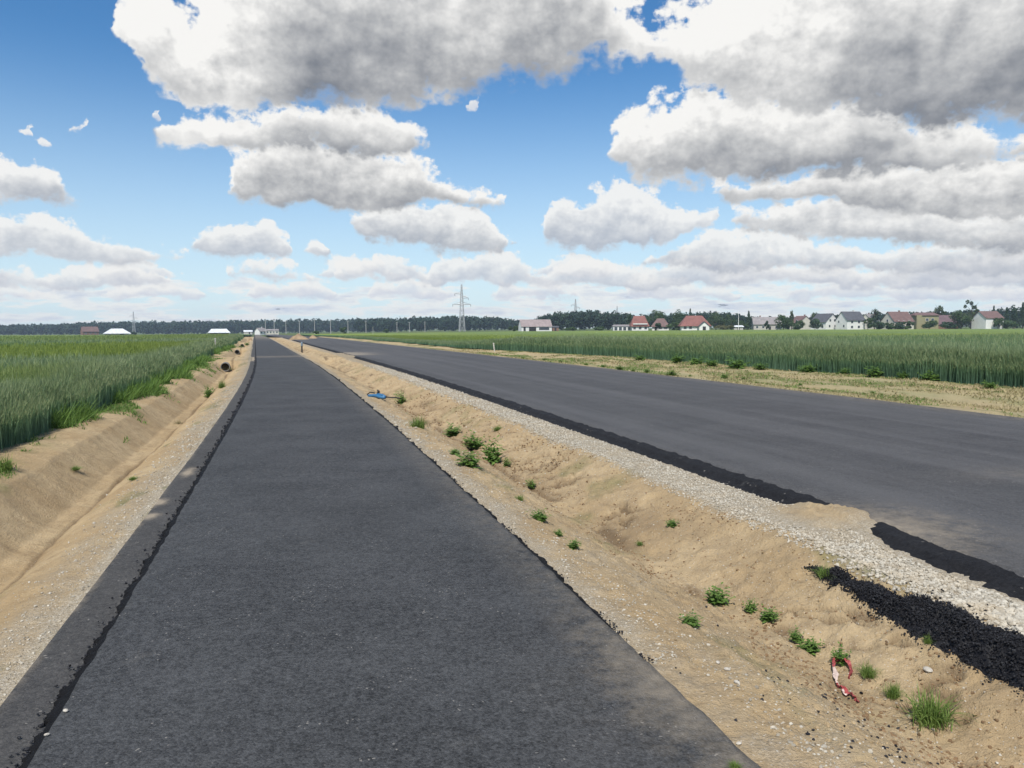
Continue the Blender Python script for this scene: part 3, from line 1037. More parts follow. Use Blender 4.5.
# --- spilled heap of loose asphalt on the bank (near right)
def build_spill():
    # long tongue lying against the foot of the gravel: s from 2.4 to 5.1
    ns, ntt = 150, 46
    s = np.linspace(1.2, 4.50, ns)
    c = np.interp(s, [1.2, 2.6, 3.2, 3.8, 4.3, 4.62], [3.24, 3.23, 3.22, 3.22, 3.21, 3.20])
    hw = np.interp(s, [1.2, 2.6, 3.2, 3.8, 4.25, 4.50], [.20, .19, .18, .145, .08, .0]) * (1 + .5 * fbm(s * 4, s * 0, 101, 3))
    u = np.linspace(-1, 1, ntt)
    S, U = np.meshgrid(s, u, indexing='ij')
    T = c[:, None] + U * hw[:, None] * (1 + .25 * fbm(S * 5, U * 2, 102, 3))
    base = z_right(S, T) + disp_right(S, T)
    h = .075 * (1 - U ** 2) ** .8 * np.minimum(1, hw[:, None] / .15)
    Z = base - .02 + h + (.03 * fbm(S * 14, T * 14, 103, 3) + .02 * fbm(S * 45, T * 45, 104, 2)) * (1 - U ** 2)
    Xw, Yw = st(S, T)
    V = np.stack([Xw, Yw, Z], 2).reshape(-1, 3)
    Fc = grid_faces(ns, ntt)
    n = 30000
    ii, jj = rng.integers(0, ns, n), np.clip((rng.beta(1.6, 1.6, n) * ntt).astype(int), 0, ntt - 1)
    P = V.reshape(ns, ntt, 3)[ii, jj] + rng.normal(0, .018, (n, 3)) * [1, 1, .25]
    sz = rng.uniform(.004, .010, n) * rng.choice([1, 1, 1, 1.8], n)
    Q = np.einsum('nij,nkj->nki', rotmats(n), ICO_V[None] * (1 + rng.uniform(-.3, .25, (n, 12, 1)))) * (sz / 2)[:, None, None] + (P + [0, 0, .004])[:, None, :]
    T2 = (ICO_F[None] + (np.arange(n) * 12)[:, None, None]).reshape(-1, 3) + len(V)
    o = mesh_np('asphalt_heap', np.concatenate([V, Q.reshape(-1, 3)]), [Fc, T2], M['crumb'], smooth=False,
                attrs={'tint': np.concatenate([np.full(len(V), .2), np.repeat(rng.random(n) ** 1.6, 12)])})
    tag(o, 'long black heap of loose asphalt spilled down the sandy bank beside the pale gravel', 'asphalt heap')


build_spill()


# ------------------------------------------------------------------ crops
def yellow_left(x, y, s, t):
    """yellow-green strips crossing the left field"""
    w = y + 3 * fbm(x * .05, y * .05, 201, 3) - .05 * (x + 12)
    b = sstep(11, 12.5, w) * (1 - sstep(16.5, 18.5, w)) * .62 + sstep(25, 28, w) * (1 - sstep(50, 58, w)) * .95 + sstep(66, 75, w) * .55
    return np.clip(b * sstep(-4.2, -5.4, t + .6 * fbm(s * .5, t * .5, 202, 2)), 0, 1)


def yellow_right(x, y, s, t):
    w = sstep(58, 95, s) * .85 * (1 - .5 * sstep(25, 60, t)) + .5 * sstep(.1, .5, fbm(x * .03, y * .03, 203, 3))
    return np.clip(w * sstep(15.5, 18, t) * sstep(40, 70, s) + .25 * sstep(25, 45, t) * sstep(.0, .4, fbm(x * .04, y * .08, 204, 3)), 0, 1)


def edge_left(s):
    return -3.85 + .42 * fbm(s * .55, s * 0, 211, 3) - .25 * sstep(18, 10, s) + .35 * sstep(45, 80, s)


def edge_right(s):
    return 17.35 - 2.3 * sstep(34, 60, s) + .5 * fbm(s * .4, s * 0, 212, 3)


def crop_field(side, n, smin, smax, label):
    lft = side < 0
    H = .76 if lft else .92
    # canopy: a closed sheet a little below the ears, falling to the ground at the field edge
    cs = srows(4 if lft else 2, 700 if lft else 330, .03, .4)
    off = np.concatenate([[0, .02, .12, .3, .6], np.geomspace(1, 420 if lft else 330, 46)])
    hh = np.concatenate([[0, .35, .62, .74, .78], np.full(46, .8)])
    S, O = np.meshgrid(cs, off, indexing='ij')
    e = edge_left(S) - .22 if lft else edge_right(S) + .22
    T = e + side * O
    Xw, Yw = st(S, T)
    low = lambda S: 1.0 if lft else 1 - .62 * sstep(46, 66, S)
    Z = low(S) * hh[None] * H * .92 + .07 * fbm(Xw * .35, Yw * .35, 221, 4) * (hh > .5)[None] + .12 * fbm(Xw * .03, Yw * .03, 222, 3) * (hh > .5)[None]
    Z = Z * (1.0 if not lft else (1 - .75 * sstep(200, 420, Yw)))
    V = np.stack([Xw, Yw, Z + zter(Xw, Yw)], 2).reshape(-1, 3)
    yl = (yellow_left if lft else yellow_right)(Xw, Yw, S, T)
    tn = sstep(.1, 1.2, O) * np.clip(.75 + .8 * fbm(Xw * .06, Yw * .06, 223, 3), 0, 1)
    Fc = grid_faces(len(cs), len(off))
    # stalks
    s = logu(smin, smax, n, .85)
    ex = rng.exponential(1.0, n)
    o = np.where(rng.random(n) < .45, ex * (.10 + s * .03), .3 * 200 ** rng.random(n) * np.clip(s / 12, .6, 2))
    e = edge_left(s) if lft else edge_right(s)
    t = e + side * (o + .15 * rng.random(n) * 0) + rng.normal(0, .05, n)
    x, y = st(s, t)
    dist = np.hypot(x, y)
    keep = dist < 160
    s, t, x, y, dist, o = s[keep], t[keep], x[keep], y[keep], dist[keep], o[keep]
    m = len(s)
    patch = fbm(x * .5, y * .5, 231, 3)
    hgt = H * .94 * low(s) * (1 + .16 * rng.normal(size=m) * .6 + .22 * patch) * (.62 + .38 * sstep(0, .5, o + .1 * rng.random(m)))
    wid = np.clip(dist * .00046, .005, .08) * rng.uniform(.7, 1.4, m)
    az = rng.uniform(0, math.pi, m)
    # keep the broad side roughly turned across the rows so that few are edge-on
    lx, ly = rng.normal(0, .07, m) * hgt, rng.normal(0, .07, m) * hgt
    zb = zter(x, y) - .02
    ca, sa = np.cos(az) * wid / 2, np.sin(az) * wid / 2
    p0 = np.stack([x, y, zb], 1)
    dx = np.stack([ca, sa, 0 * ca], 1)
    k1 = p0 + np.stack([lx * .3, ly * .3, hgt * .55], 1)
    k2 = p0 + np.stack([lx * .8, ly * .8, hgt * .9], 1)
    k3 = p0 + np.stack([lx * 1.5, ly * 1.5, hgt * 1.06], 1)
    # leaf blade
    la = rng.uniform(0, 2 * math.pi, m)
    lz = hgt * rng.uniform(.25, .7, m)
    ll = hgt * rng.uniform(.12, .24, m)
    lp = p0 + np.stack([lx * .3, ly * .3, lz], 1)
    lt = lp + np.stack([np.cos(la) * ll, np.sin(la) * ll, ll * rng.uniform(-.1, .8, m)], 1)
    VV = np.stack([p0 - dx, p0 + dx, k1 - dx, k1 + dx, k2 - dx * .8, k2 + dx * .8, k2 - dx * 1.5, k2 + dx * 1.5, k3, lp - dx * .7, lp + dx * .7, lt], 1)
    b = np.arange(m)[:, None] * 12 + len(V)
    q1 = np.concatenate([b + [[0, 1, 3, 2]], b + [[2, 3, 5, 4]]])
    t1 = b + [[6, 7, 8]]
    t2 = b + [[9, 10, 11]]
    ylw = (yellow_left if lft else yellow_right)(x, y, s, t)
    tint = np.clip(.5 + .22 * rng.normal(size=m) + .5 * patch, 0, 1)
    hatt = np.tile([0, 0, .45, .45, 1, 1, 1, 1, 1, .4, .4, .6], (m, 1))
    yv = ylw[:, None] * np.array([.1, .1, .5, .5, .9, .9, 1, 1, 1, .4, .4, .5])[None]
    mi = np.concatenate([np.zeros(len(Fc)), np.ones(2 * m), np.full(m, 2), np.ones(m)])
    ob = mesh_np('crop_field', np.concatenate([V, VV.reshape(-1, 3)]), [Fc, q1, np.concatenate([t1, t2])], [M['canopy'], M['crop'], M['ear']],
                 attrs={'tint': np.concatenate([tn.ravel(), np.repeat(tint, 12)]), 'yellow': np.concatenate([yl.ravel(), yv.ravel()]),
                        'h': np.concatenate([np.ones(len(V)), hatt.ravel()]), 's': np.concatenate([S.ravel(), np.repeat(s, 12)]), 't': np.concatenate([T.ravel(), np.repeat(t, 12)])},
                 mat_idx=mi)
    me = ob.data
    tag(ob, label, 'crop field', kind='stuff')


crop_field(-1, 240000, 5.5, 150, 'blue green rye crop with yellow green strips left of the path and its sandy ditch')
crop_field(1, 260000, 6.0, 200, 'tall green rye crop right of the road beyond the dry grass verge')


# ------------------------------------------------------------------ finding the ground under a picture point
def inv_st(x, y):
    s, t = float(y), 0.0
    for _ in range(12):
        a, b, sl = pxy(s)
        n = math.hypot(1, float(sl))
        dx, dy = x - float(a), y - s
        t = (dx * 1 + dy * (-float(sl))) / n
        s += (dx * float(sl) + dy) / n / n
    return s, t


def surf_z(s, t):
    S, T = np.array([s]), np.array([t])
    if 1.25 < t < 4.0: z = zr(S, T)[0]
    elif -6 < t < -1.5: z = zl(S, T)[0]
    elif 11.8 < t < 18.4: z = np.interp(t, [11.8, 12.2, 14, 16, 18.4], [-.05, -.07, -.16, -.03, .02])
    else: z = 0.0
    x, y = st(s, t)
    return float(z + zter(x, y))


def on_ground(px, py):
    v = ray(px, py)
    z = -.2
    for _ in range(25):
        d = (z - CAM_H) / v.z
        s, t = inv_st(v.x * d, d)
        z = .5 * z + .5 * surf_z(s, t)
    return Vector((v.x * d, d, z))


# ------------------------------------------------------------------ foliage and trees
def leaves_mesh(name, P, N, size, tint, mat, parent=None, aspect=1.0):
    """one small leaf-clump quad per point"""
    n = len(P)
    r = rng.normal(size=(n, 3)) * .8 + N * .9
    r /= np.linalg.norm(r, axis=1)[:, None]
    a = np.cross(r, rng.normal(size=(n, 3)))
    a /= np.linalg.norm(a, axis=1)[:, None]
    b = np.cross(r, a)
    h = (size / 2)[:, None]
    k = rng.uniform(.55, 1.0, (n, 4, 1))
    V = np.stack([P - a * h * k[:, 0], P - b * h * aspect * k[:, 1], P + a * h * k[:, 2], P + b * h * aspect * k[:, 3]], 1)
    Fc = np.arange(n * 4).reshape(n, 4)
    return mesh_np(name, V.reshape(-1, 3), Fc, mat, parent, attrs={'tint': np.repeat(tint, 4)})


M['crown'] = leaf_mat('tree_leaves', (.030, .066, .026), (.085, .130, .045), .6, .22)
M['crown_pale'] = leaf_mat('pale_tree_leaves', (.045, .075, .032), (.105, .140, .060), .6, .25)
M['crown_pine'] = leaf_mat('conifer_needles', (.018, .044, .024), (.050, .085, .040), .7, .1)
M['crown_olive'] = leaf_mat('olive_leaves', (.070, .080, .030), (.140, .135, .060), .6, .2)


def crown_points(kind, w, h, z0, n):
    if kind == 'conifer':
        u = rng.random(n) ** .7
        z = z0 + (h - z0) * u
        r = (w / 2) * (1 - u) ** .8 * (.55 + .45 * np.abs(np.sin(u * 22))) * np.sqrt(rng.random(n)) + .05
        a = rng.uniform(0, 2 * math.pi, n)
        P = np.stack([r * np.cos(a), r * np.sin(a), z], 1)
        N = np.stack([np.cos(a), np.sin(a), .3 + 0 * a], 1)
        return P, N, np.clip(.3 + .5 * rng.random(n), 0, 1)
    k = {'round': 16, 'loose': 22, 'shrub': 9}[kind]
    zc, rz = (z0 + h) / 2, (h - z0) / 2
    L = rng.normal(size=(k, 3))
    L /= np.linalg.norm(L, axis=1)[:, None]
    L *= (rng.uniform(.35, .80, k) if kind != 'loose' else rng.uniform(.3, .98, k))[:, None]
    lobe = rng.uniform(.24, .42, k) if kind != 'loose' else rng.uniform(.12, .24, k)
    tl = rng.random(k)
    i = rng.integers(0, k, n)
    q = rng.normal(size=(n, 3))
    q /= np.linalg.norm(q, axis=1)[:, None]
    P = L[i] + q * (lobe[i] * rng.uniform(.55, 1.05, n))[:, None]
    m = np.linalg.norm(P, axis=1)
    P = P / np.maximum(1, m / 1.02)[:, None]
    N = q + P * .5
    P = P * [w / 2, w / 2, rz] + [0, 0, zc]
    P[:, 2] = np.maximum(P[:, 2], .15)
    return P, N, np.clip(tl[i] * .6 + .4 * rng.random(n), 0, 1)


def tree(name, label, px, top, wpx, depth, kind='round', mat='crown', group=None, base=None, n=None, leaf=None):
    x = at(px, depth)
    zg = float(zter(x, depth))
    h = zat(px, top, depth) - zg
    w = wpx * depth / F_PX
    e = empty(name, (x, depth, zg), rng.uniform(0, 6.28))
    tag(e, label, 'bush' if kind == 'shrub' else 'tree', group)
    z0 = {'round': .05, 'loose': .12, 'conifer': .03, 'shrub': .0}[kind] * h
    n = n or int(420 + 46 * w * h ** .5)
    if kind == 'shrub':
        w *= 1.25
    P, N, tn = crown_points(kind, w, h, z0, n)
    sz = (leaf or .75) * rng.uniform(.6, 1.25, n)
    leaves_mesh('crown', P, N, sz, tn, M[mat], e, 1.0)
    mb = MB()
    r = max(.07, h * .018)
    if kind == 'shrub':
        for k in range(5):
            a = k * 1.26 + rng.random()
            mb.tube([(0, 0, -.1), (math.cos(a) * w * .12, math.sin(a) * w * .12, h * .35), (math.cos(a) * w * .3, math.sin(a) * w * .3, h * .7)], [.05, .035, .015], 5)
        mb.build('stems', M['bark'], e)
    else:
        mb.tube([(0, 0, -.2), (.02 * h, 0, h * .35), (-.01 * h, .02 * h, h * .65), (0, 0, h * .93)], [r * 1.3, r, r * .6, r * .15], 7)
        if kind != 'conifer':
            for k in range(9 if kind == 'loose' else 6):
                a, zz = k * 2.4 + rng.random(), h * (.3 + .06 * k)
                q = w * rng.uniform(.25, .42)
                mb.tube([(0, 0, zz), (math.cos(a) * q * .5, math.sin(a) * q * .5, zz + h * .10), (math.cos(a) * q, math.sin(a) * q, zz + h * .22)], [r * .45, r * .3, r * .1], 5)
        mb.build('trunk', M['bark'], e)
    return e


M['crown_far'] = leaf_mat('far_wood_leaves', (.010, .030, .020), (.032, .060, .030), .7, .12)


def forest(label, prof, d0, d1, rows, gap, leaf, mat, name='forest'):
    """a far wood that reads as one mass: rows of crowns following a skyline"""
    pxs, tops = [p[0] for p in prof], [p[1] for p in prof]
    Ps, Ns, Ts, Ss = [], [], [], []
    for r in range(rows):
        D = d0 + (d1 - d0) * r / max(1, rows - 1)
        step = gap * F_PX / D
        px = pxs[0]
        while px < pxs[-1]:
            d = D + rng.normal(0, gap * .6)
            top = np.interp(px, pxs, tops) + .35 * rng.normal() + (rows - 1 - r) * .25
            x = at(px, d)
            zg = float(zter(x, d))
            h = max(3.0, zat(px, top, d) - zg)
            w = gap * rng.uniform(1.5, 2.5)
            n = int(62 * (w * h / leaf ** 2) ** .5)
            kind = 'round'
            P, N, T = crown_points(kind, w, h, 0.0 if kind == 'round' else .2, n)
            Ps.append(P + [x, d, zg]); Ns.append(N); Ts.append(np.clip(T * .6 + .4 * rng.random(), 0, 1)); Ss.append(leaf * rng.uniform(.6, 1.3, n))
            px += step * rng.uniform(.6, 1.2)
    o = leaves_mesh(name, np.concatenate(Ps), np.concatenate(Ns), np.concatenate(Ss), np.concatenate(Ts), M[mat])
    tag(o, label, 'woodland', kind='stuff')
    return o


forest('long low dark wood on the horizon left of the path', [(-260, 325), (0, 324), (60, 323.3), (100, 321), (180, 320.5), (250, 319.5), (300, 318.6), (340, 318.6), (392, 317.5)], 1150, 1330, 4, 7, 3.2, 'crown_far')
forest('dark green wood behind the tall lattice pylon', [(360, 318.5), (378, 317.6), (400, 317.2), (430, 315.6), (470, 315), (498, 316.5), (515, 319), (560, 321)], 860, 1000, 4, 6.5, 2.6, 'crown_far')
forest('dense wood between the grey barn and the red roofed houses', [(527, 321), (537, 317), (548, 313), (560, 311), (580, 309.6), (605, 310), (620, 311.5), (634, 314)], 600, 680, 4, 6, 1.9, 'crown_far')
forest('low band of trees far behind the village houses', [(628, 315), (642, 314), (690, 311.5), (718, 310.5), (738, 312.5), (750, 316), (800, 317), (825, 313), (870, 313), (905, 311.5), (955, 310), (1024, 307), (1160, 305)], 540, 600, 3, 6, 1.7, 'crown_far')

# ------------------------------------------------------------------ houses
def paint(name, col, rough=.85, var=.06, scale=.6):
    return plain(name, col, rough, var, scale, .2)


M['white_wall'] = paint('white_render', (.68, .675, .66))
M['cream_wall'] = paint('cream_render', (.54, .51, .44))
M['olive_wall'] = paint('ochre_render', (.26, .24, .14))
M['grey_wall'] = paint('grey_render', (.42, .40, .38))
M['brown_wall'] = paint('brown_boards', (.20, .12, .09))
M['window'] = plain('window_glass', (.05, .06, .075), .12, .2, 1, .6)
M['frame'] = paint('window_frames', (.7, .7, .68))
M['dark'] = paint('dark_opening', (.03, .03, .032))


def roof_mat(name, col, rib=3.2):
    m, nt, b = newmat(name)
    P = objco(nt)
    sp = nd(nt, 'ShaderNodeSeparateXYZ', {0: P})
    n1 = noise(nt, P, .8, 4.0, .6)
    row = (X(nt, sp.outputs[2]) * rib)._m('FRACT')
    c = mixc(nt, n1.ramp(.3, .7), tuple(q * .82 for q in col), tuple(q * 1.18 for q in col))
    c = mixc(nt, row.ramp(.0, .22, 1, 0) * .35, c, tuple(q * .6 for q in col))
    nt.links.new(c.s, b.inputs['Base Color'])
    b.inputs['Roughness'].default_value = .75
    bump(nt, b, row, .03)
    return m


M['roof_red'] = roof_mat('red_tiles', (.20, .080, .066))
M['roof_rust'] = roof_mat('brown_red_tiles', (.145, .088, .08))
M['roof_dark'] = roof_mat('dark_slate', (.075, .078, .09))
M['roof_grey'] = roof_mat('grey_fibre_roof', (.24, .22, .22))
M['roof_pink'] = roof_mat('faded_pinkish_roof', (.27, .22, .215), 1.2)
M['roof_white'] = roof_mat('white_metal_roof', (.62, .64, .67), .8)
M['roof_purple'] = roof_mat('plum_roof', (.12, .075, .085))


def house(label, cat, px, depth, W, Dp, wall_h, roof_h, yaw, wall, roof, name='house', hip=0.0, over=.45, wins=(), chimney=None, door=None, gable_wins=(), zlift=0.0, sink=.4):
    """W along the ridge (local x), Dp across. wins: (x, z, w, h) on the front (-y); gable_wins: (y, z, w, h) on the left gable (-x)"""
    x = at(px, depth)
    e = empty(name, (x, depth, float(zter(x, depth)) + zlift), R(yaw) - math.atan2(x, depth))
    tag(e, label, cat)
    a, b = W / 2, Dp / 2
    m = MB()
    hw = hip * W / 2
    vs = [(-a, -b, -sink), (a, -b, -sink), (a, b, -sink), (-a, b, -sink), (-a, -b, wall_h), (a, -b, wall_h), (a, b, wall_h), (-a, b, wall_h)]
    fs = [(0, 1, 5, 4), (2, 3, 7, 6), (3, 2, 1, 0)]
    if hip:
        fs += [(1, 2, 6, 5), (3, 0, 4, 7), (4, 5, 6, 7)]
    else:
        vs += [(-a, 0, wall_h + roof_h), (a, 0, wall_h + roof_h)]
        fs += [(1, 2, 6, 9, 5), (3, 0, 4, 8, 7), (4, 5, 9, 8), (6, 7, 8, 9)]
    m.poly(vs, fs)
    m.build('wall', M[wall], e)
    # roof: a shell with overhang and thickness
    o, th = over, .16
    sl = roof_h / b
    ez = wall_h - o * sl + .04
    rz = wall_h + roof_h + .04
    ga = a + (o * .7)
    rx = ga - hw if hip else ga
    if hip:
        ga = a + o
    v = [(-ga, -b - o, ez), (ga, -b - o, ez), (ga, b + o, ez), (-ga, b + o, ez), (-rx, 0, rz), (rx, 0, rz)]
    v += [(p[0], p[1], p[2] + th) for p in v]
    f = [(6, 7, 11, 10), (8, 9, 10, 11), (1, 0, 4, 5), (3, 2, 5, 4), (0, 1, 7, 6), (2, 3, 9, 8)]
    if hip:
        f += [(7, 8, 11), (9, 6, 10), (2, 1, 5), (0, 3, 4), (1, 2, 8, 7), (3, 0, 6, 9)]
    else:
        f += [(0, 6, 10, 4), (4, 10, 9, 3), (1, 5, 11, 7), (5, 2, 8, 11)]
    r = MB().poly(v, f).build('roof', M[roof], e)
    if chimney:
        for cx in (chimney if isinstance(chimney, (list, tuple)) else [chimney]):
            c = MB().box((cx, b * .15, wall_h + roof_h * .95), (.6, .6, 1.9)).box((cx, b * .15, wall_h + roof_h * .95 + 1.0), (.75, .75, .14))
            c.build('chimney', M['white_wall' if wall == 'white_wall' else 'brown_wall'], r)
    for (wx, wz, ww, wh) in wins:
        q = MB().box((wx, -b - .01, wz), (ww + .16, .07, wh + .16)).build('window', M['frame'], e)
        MB().box((wx, -b - .03, wz), (ww, .06, wh)).build('pane', M['window'], q)
    for (wy, wz, ww, wh) in gable_wins:
        q = MB().box((-a - .01, wy, wz), (.07, ww + .16, wh + .16)).build('window', M['frame'], e)
        MB().box((-a - .03, wy, wz), (.06, ww, wh)).build('pane', M['window'], q)
    if door:
        MB().box((door[0], -b - .02, 1.0), (door[1], .1, door[2])).build('door', M['dark'], e)
    return e


def row4(a, zs, w=1.1, h=1.2):
    return [(x, z, w, h) for z in zs for x in a]


# far left, across the fields
house('low brown farmhouse in front of the far wood, left of a white roof', 'house', 89.5, 700, 13, 9, 3.4, 4.0, 12, 'brown_wall', 'roof_rust', chimney=2.0, wins=row4((-4, 0, 4), (1.6,)), over=.5)
house('wide white roofed farm hall, the left one of two', 'hall', 117, 650, 17, 12, 2.0, 3.2, 4, 'grey_wall', 'roof_white', name='farm_hall', hip=.62, over=1.6, door=(3, 3, 2.2))
house('white roofed open farm hall, the one nearer the path', 'hall', 219, 640, 14, 10, 2.1, 2.4, 3, 'brown_wall', 'roof_white', name='farm_hall', hip=.3, over=1.5, door=(-3, 3, 2.2), wins=[(2.5, 1.1, 5.5, 1.1)])
house('small pale shed beyond the field just left of the far end of the path', 'shed', 248, 620, 6.5, 4, 2.2, 1.0, 0, 'grey_wall', 'roof_white', name='shed', over=.3, door=(1, 1, 2))
house('grey roofed cottage with a white gable at the far end of the path', 'house', 260.5, 560, 6.0, 5.5, 2.4, 2.2, 40, 'white_wall', 'roof_grey', chimney=1.5, wins=row4((-1.6, 1.6), (1.4,)))
house('long low cream building at the far end of the road', 'house', 272, 590, 9.5, 5, 2.7, 1.0, 3, 'cream_wall', 'roof_grey', name='low_building', wins=row4((-3.4, -1.2, 1.2, 3.4), (1.5,)), over=.3)
# the barn
bn_ = house('pinkish grey barn with white gable standing alone at the field edge', 'barn', 535, 430, 17.2, 8, 2.7, 3.6, 14, 'white_wall', 'roof_pink', name='barn', wins=[(4.2, 1.4, 5.8, 1.5)], over=.35)
MB().box((-2.4, -4.04, 1.25), (4.0, .1, 2.4)).build('door', M['dark'], bn_)
MB().box((-6.9, -4.04, 1.25), (1.2, .1, 2.2)).build('door', M['dark'], bn_)
house('small dark lean-to shed beside the barn on its right', 'shed', 555.5, 432, 3.6, 3, 2.0, .7, 0, 'brown_wall', 'roof_dark', name='shed', over=.2, door=(0, 1, 1.8))
# the village
gl = house('long low white greenhouse with blue grey roof left of the first red house', 'greenhouse', 622, 400, 9.5, 5, 2.4, .7, 6, 'white_wall', 'roof_grey', name='greenhouse', hip=.1, over=.3,
           wins=[(-3.4, 1.2, 1.5, 1.7), (-1.1, 1.2, 1.5, 1.7), (1.1, 1.2, 1.5, 1.7), (3.4, 1.2, 1.5, 1.7)])
rh = house('white house under a steep red two tier roof with white chimney', 'house', 639, 395, 8.2, 8, 2.9, 4.6, 8, 'white_wall', 'roof_red', hip=.42, over=.6, chimney=1.6, wins=row4((-2.8, 0, 2.8), (1.6,), 1.3, 1.5))
MB().box((0, -4.4, 3.55), (7.2, .8, .5)).build('balcony', M['white_wall'], rh)
house('red hip roofed bungalow half hidden by dark bushes', 'house', 660.5, 400, 8.5, 8, 2.6, 3.6, 0, 'white_wall', 'roof_rust', hip=.7, over=.7, wins=row4((0, 2.6), (1.6,), 1.6, 1.4), door=(-2.4, 1.2, 2.1))
br = house('large red roofed house with a white gabled porch', 'house', 694, 385, 13.5, 10, 2.9, 4.4, 8, 'white_wall', 'roof_red', hip=.5, over=.8, wins=row4((-5, -2.4), (1.6,), 1.4, 1.4))
# its porch: little gable towards us
MB().poly([(1.4, -8.0, -.3), (6.2, -8.0, -.3), (6.2, -8.0, 2.2), (3.8, -8.0, 4.3), (1.4, -8.0, 2.2), (1.4, -4.6, -.3), (6.2, -4.6, -.3), (6.2, -4.6, 2.2), (3.8, -4.6, 4.3), (1.4, -4.6, 2.2)],
          [(0, 1, 2, 3, 4), (5, 0, 4, 9), (1, 6, 7, 2), (6, 5, 9, 8, 7), (4, 3, 8, 9), (3, 2, 7, 8), (0, 5, 6, 1)]).build('porch', M['white_wall'], br)
pr = MB()
for sg in (-1, 1):
    pr.poly([(3.8, -8.4, 4.42), (3.8 + sg * 3.0, -8.4, 1.8), (3.8 + sg * 3.0, -4.4, 1.8), (3.8, -4.4, 4.42), (3.8, -8.4, 4.6), (3.8 + sg * 3.15, -8.4, 1.85), (3.8 + sg * 3.15, -4.4, 1.85), (3.8, -4.4, 4.6)],
            [(0, 1, 2, 3), (7, 6, 5, 4), (0, 4, 5, 1), (3, 2, 6, 7), (1, 5, 6, 2)])
pr.build('porch_roof', M['roof_dark'], br)
MB().box((3.8, -8.05, 1.1), (1.5, .1, 2.0)).build('door', M['dark'], br)
house('small white canopy hut at the foot of the tall white mast', 'hut', 738.5, 390, 4.4, 3, 1.9, .5, 0, 'grey_wall', 'roof_white', name='hut', hip=.3, over=.5, door=(0, 1, 1.7))
house('long grey roofed house with pale walls between dark conifer and bushy trees', 'house', 766, 400, 13.5, 9, 3.2, 3.5, 8, 'grey_wall', 'roof_grey', wins=row4((-5, -2, 4.5), (1.7,)), door=(1.2, 1.2, 2.1), chimney=-3.0)
house('beige house with pale gable rising behind low shrubs', 'house', 801, 430, 8, 9, 4.0, 3.6, -52, 'cream_wall', 'roof_rust', chimney=2.0, wins=row4((-2, 2), (4.9,)), gable_wins=[(0, 5.0, 1.1, 1.2)])
h1 = house('white house with dark roof, its gable turned to the right', 'house', 824.5, 405, 10, 9.5, 4.2, 4.2, -42, 'white_wall', 'roof_dark', wins=row4((-3, 0, 3), (1.7,)))
for (wy, wz) in ((-2, 2.0), (2, 2.0), (-1.6, 5.0), (1.6, 5.0)):
    q = MB().box((5.01, wy, wz), (.07, 1.3, 1.4)).build('window', M['frame'], h1)
    MB().box((5.03, wy, wz), (.06, 1.1, 1.2)).build('pane', M['window'], q)
house('white two storey house with dark slate roof and four front windows', 'house', 850, 395, 10.5, 9.0, 5.0, 4.2, 38, 'white_wall', 'roof_dark', wins=row4((-2.4, 1.6), (1.5, 4.0), 1.2, 1.2), gable_wins=[(-2, 2.0, 1.1, 1.2), (2, 4.2, 1.0, 1.1)], chimney=2.2)
house('pale small gabled house tucked behind the white slate roofed house', 'house', 869, 430, 8, 8, 4.3, 4.2, 62, 'cream_wall', 'roof_grey', wins=row4((-2, 2), (2.0,)), gable_wins=[(0, 5.0, 1.1, 1.2)], chimney=0.5)
house('cream house with faded brown roof above a row of round shrubs', 'house', 897, 390, 11.5, 9.5, 4.3, 4.6, 40, 'cream_wall', 'roof_rust', wins=row4((-3, 0, 3), (1.8, 4.0), 1.1, 1.1), gable_wins=[(0, 4.6, 1.2, 1.2)], chimney=1.5)
oh = house('ochre yellow block with flat brown roof', 'house', 923.5, 395, 11.0, 8, 7.2, 1.3, 22, 'olive_wall', 'roof_rust', hip=.25, over=.5, wins=row4((0, 2.6), (2.0, 5.0), 1.3, 1.3))
MB().box((-4.2, -4.5, 3.6), (2.6, 1.2, 7.4)).build('stair_tower', M['olive_wall'], oh)
house('plum roofed house partly behind shrubs right of the ochre block', 'house', 945, 400, 9.5, 8, 2.8, 4.4, 18, 'brown_wall', 'roof_purple', wins=row4((-2, 2), (1.6,)), hip=.2)
wh = house('white two storey house with red roof standing alone at the right', 'house', 987, 385, 9.6, 9.6, 5.6, 3.3, 40, 'white_wall', 'roof_rust', wins=row4((-.2, 2.6), (1.8, 4.3), 1.1, 1.2), chimney=2.0)
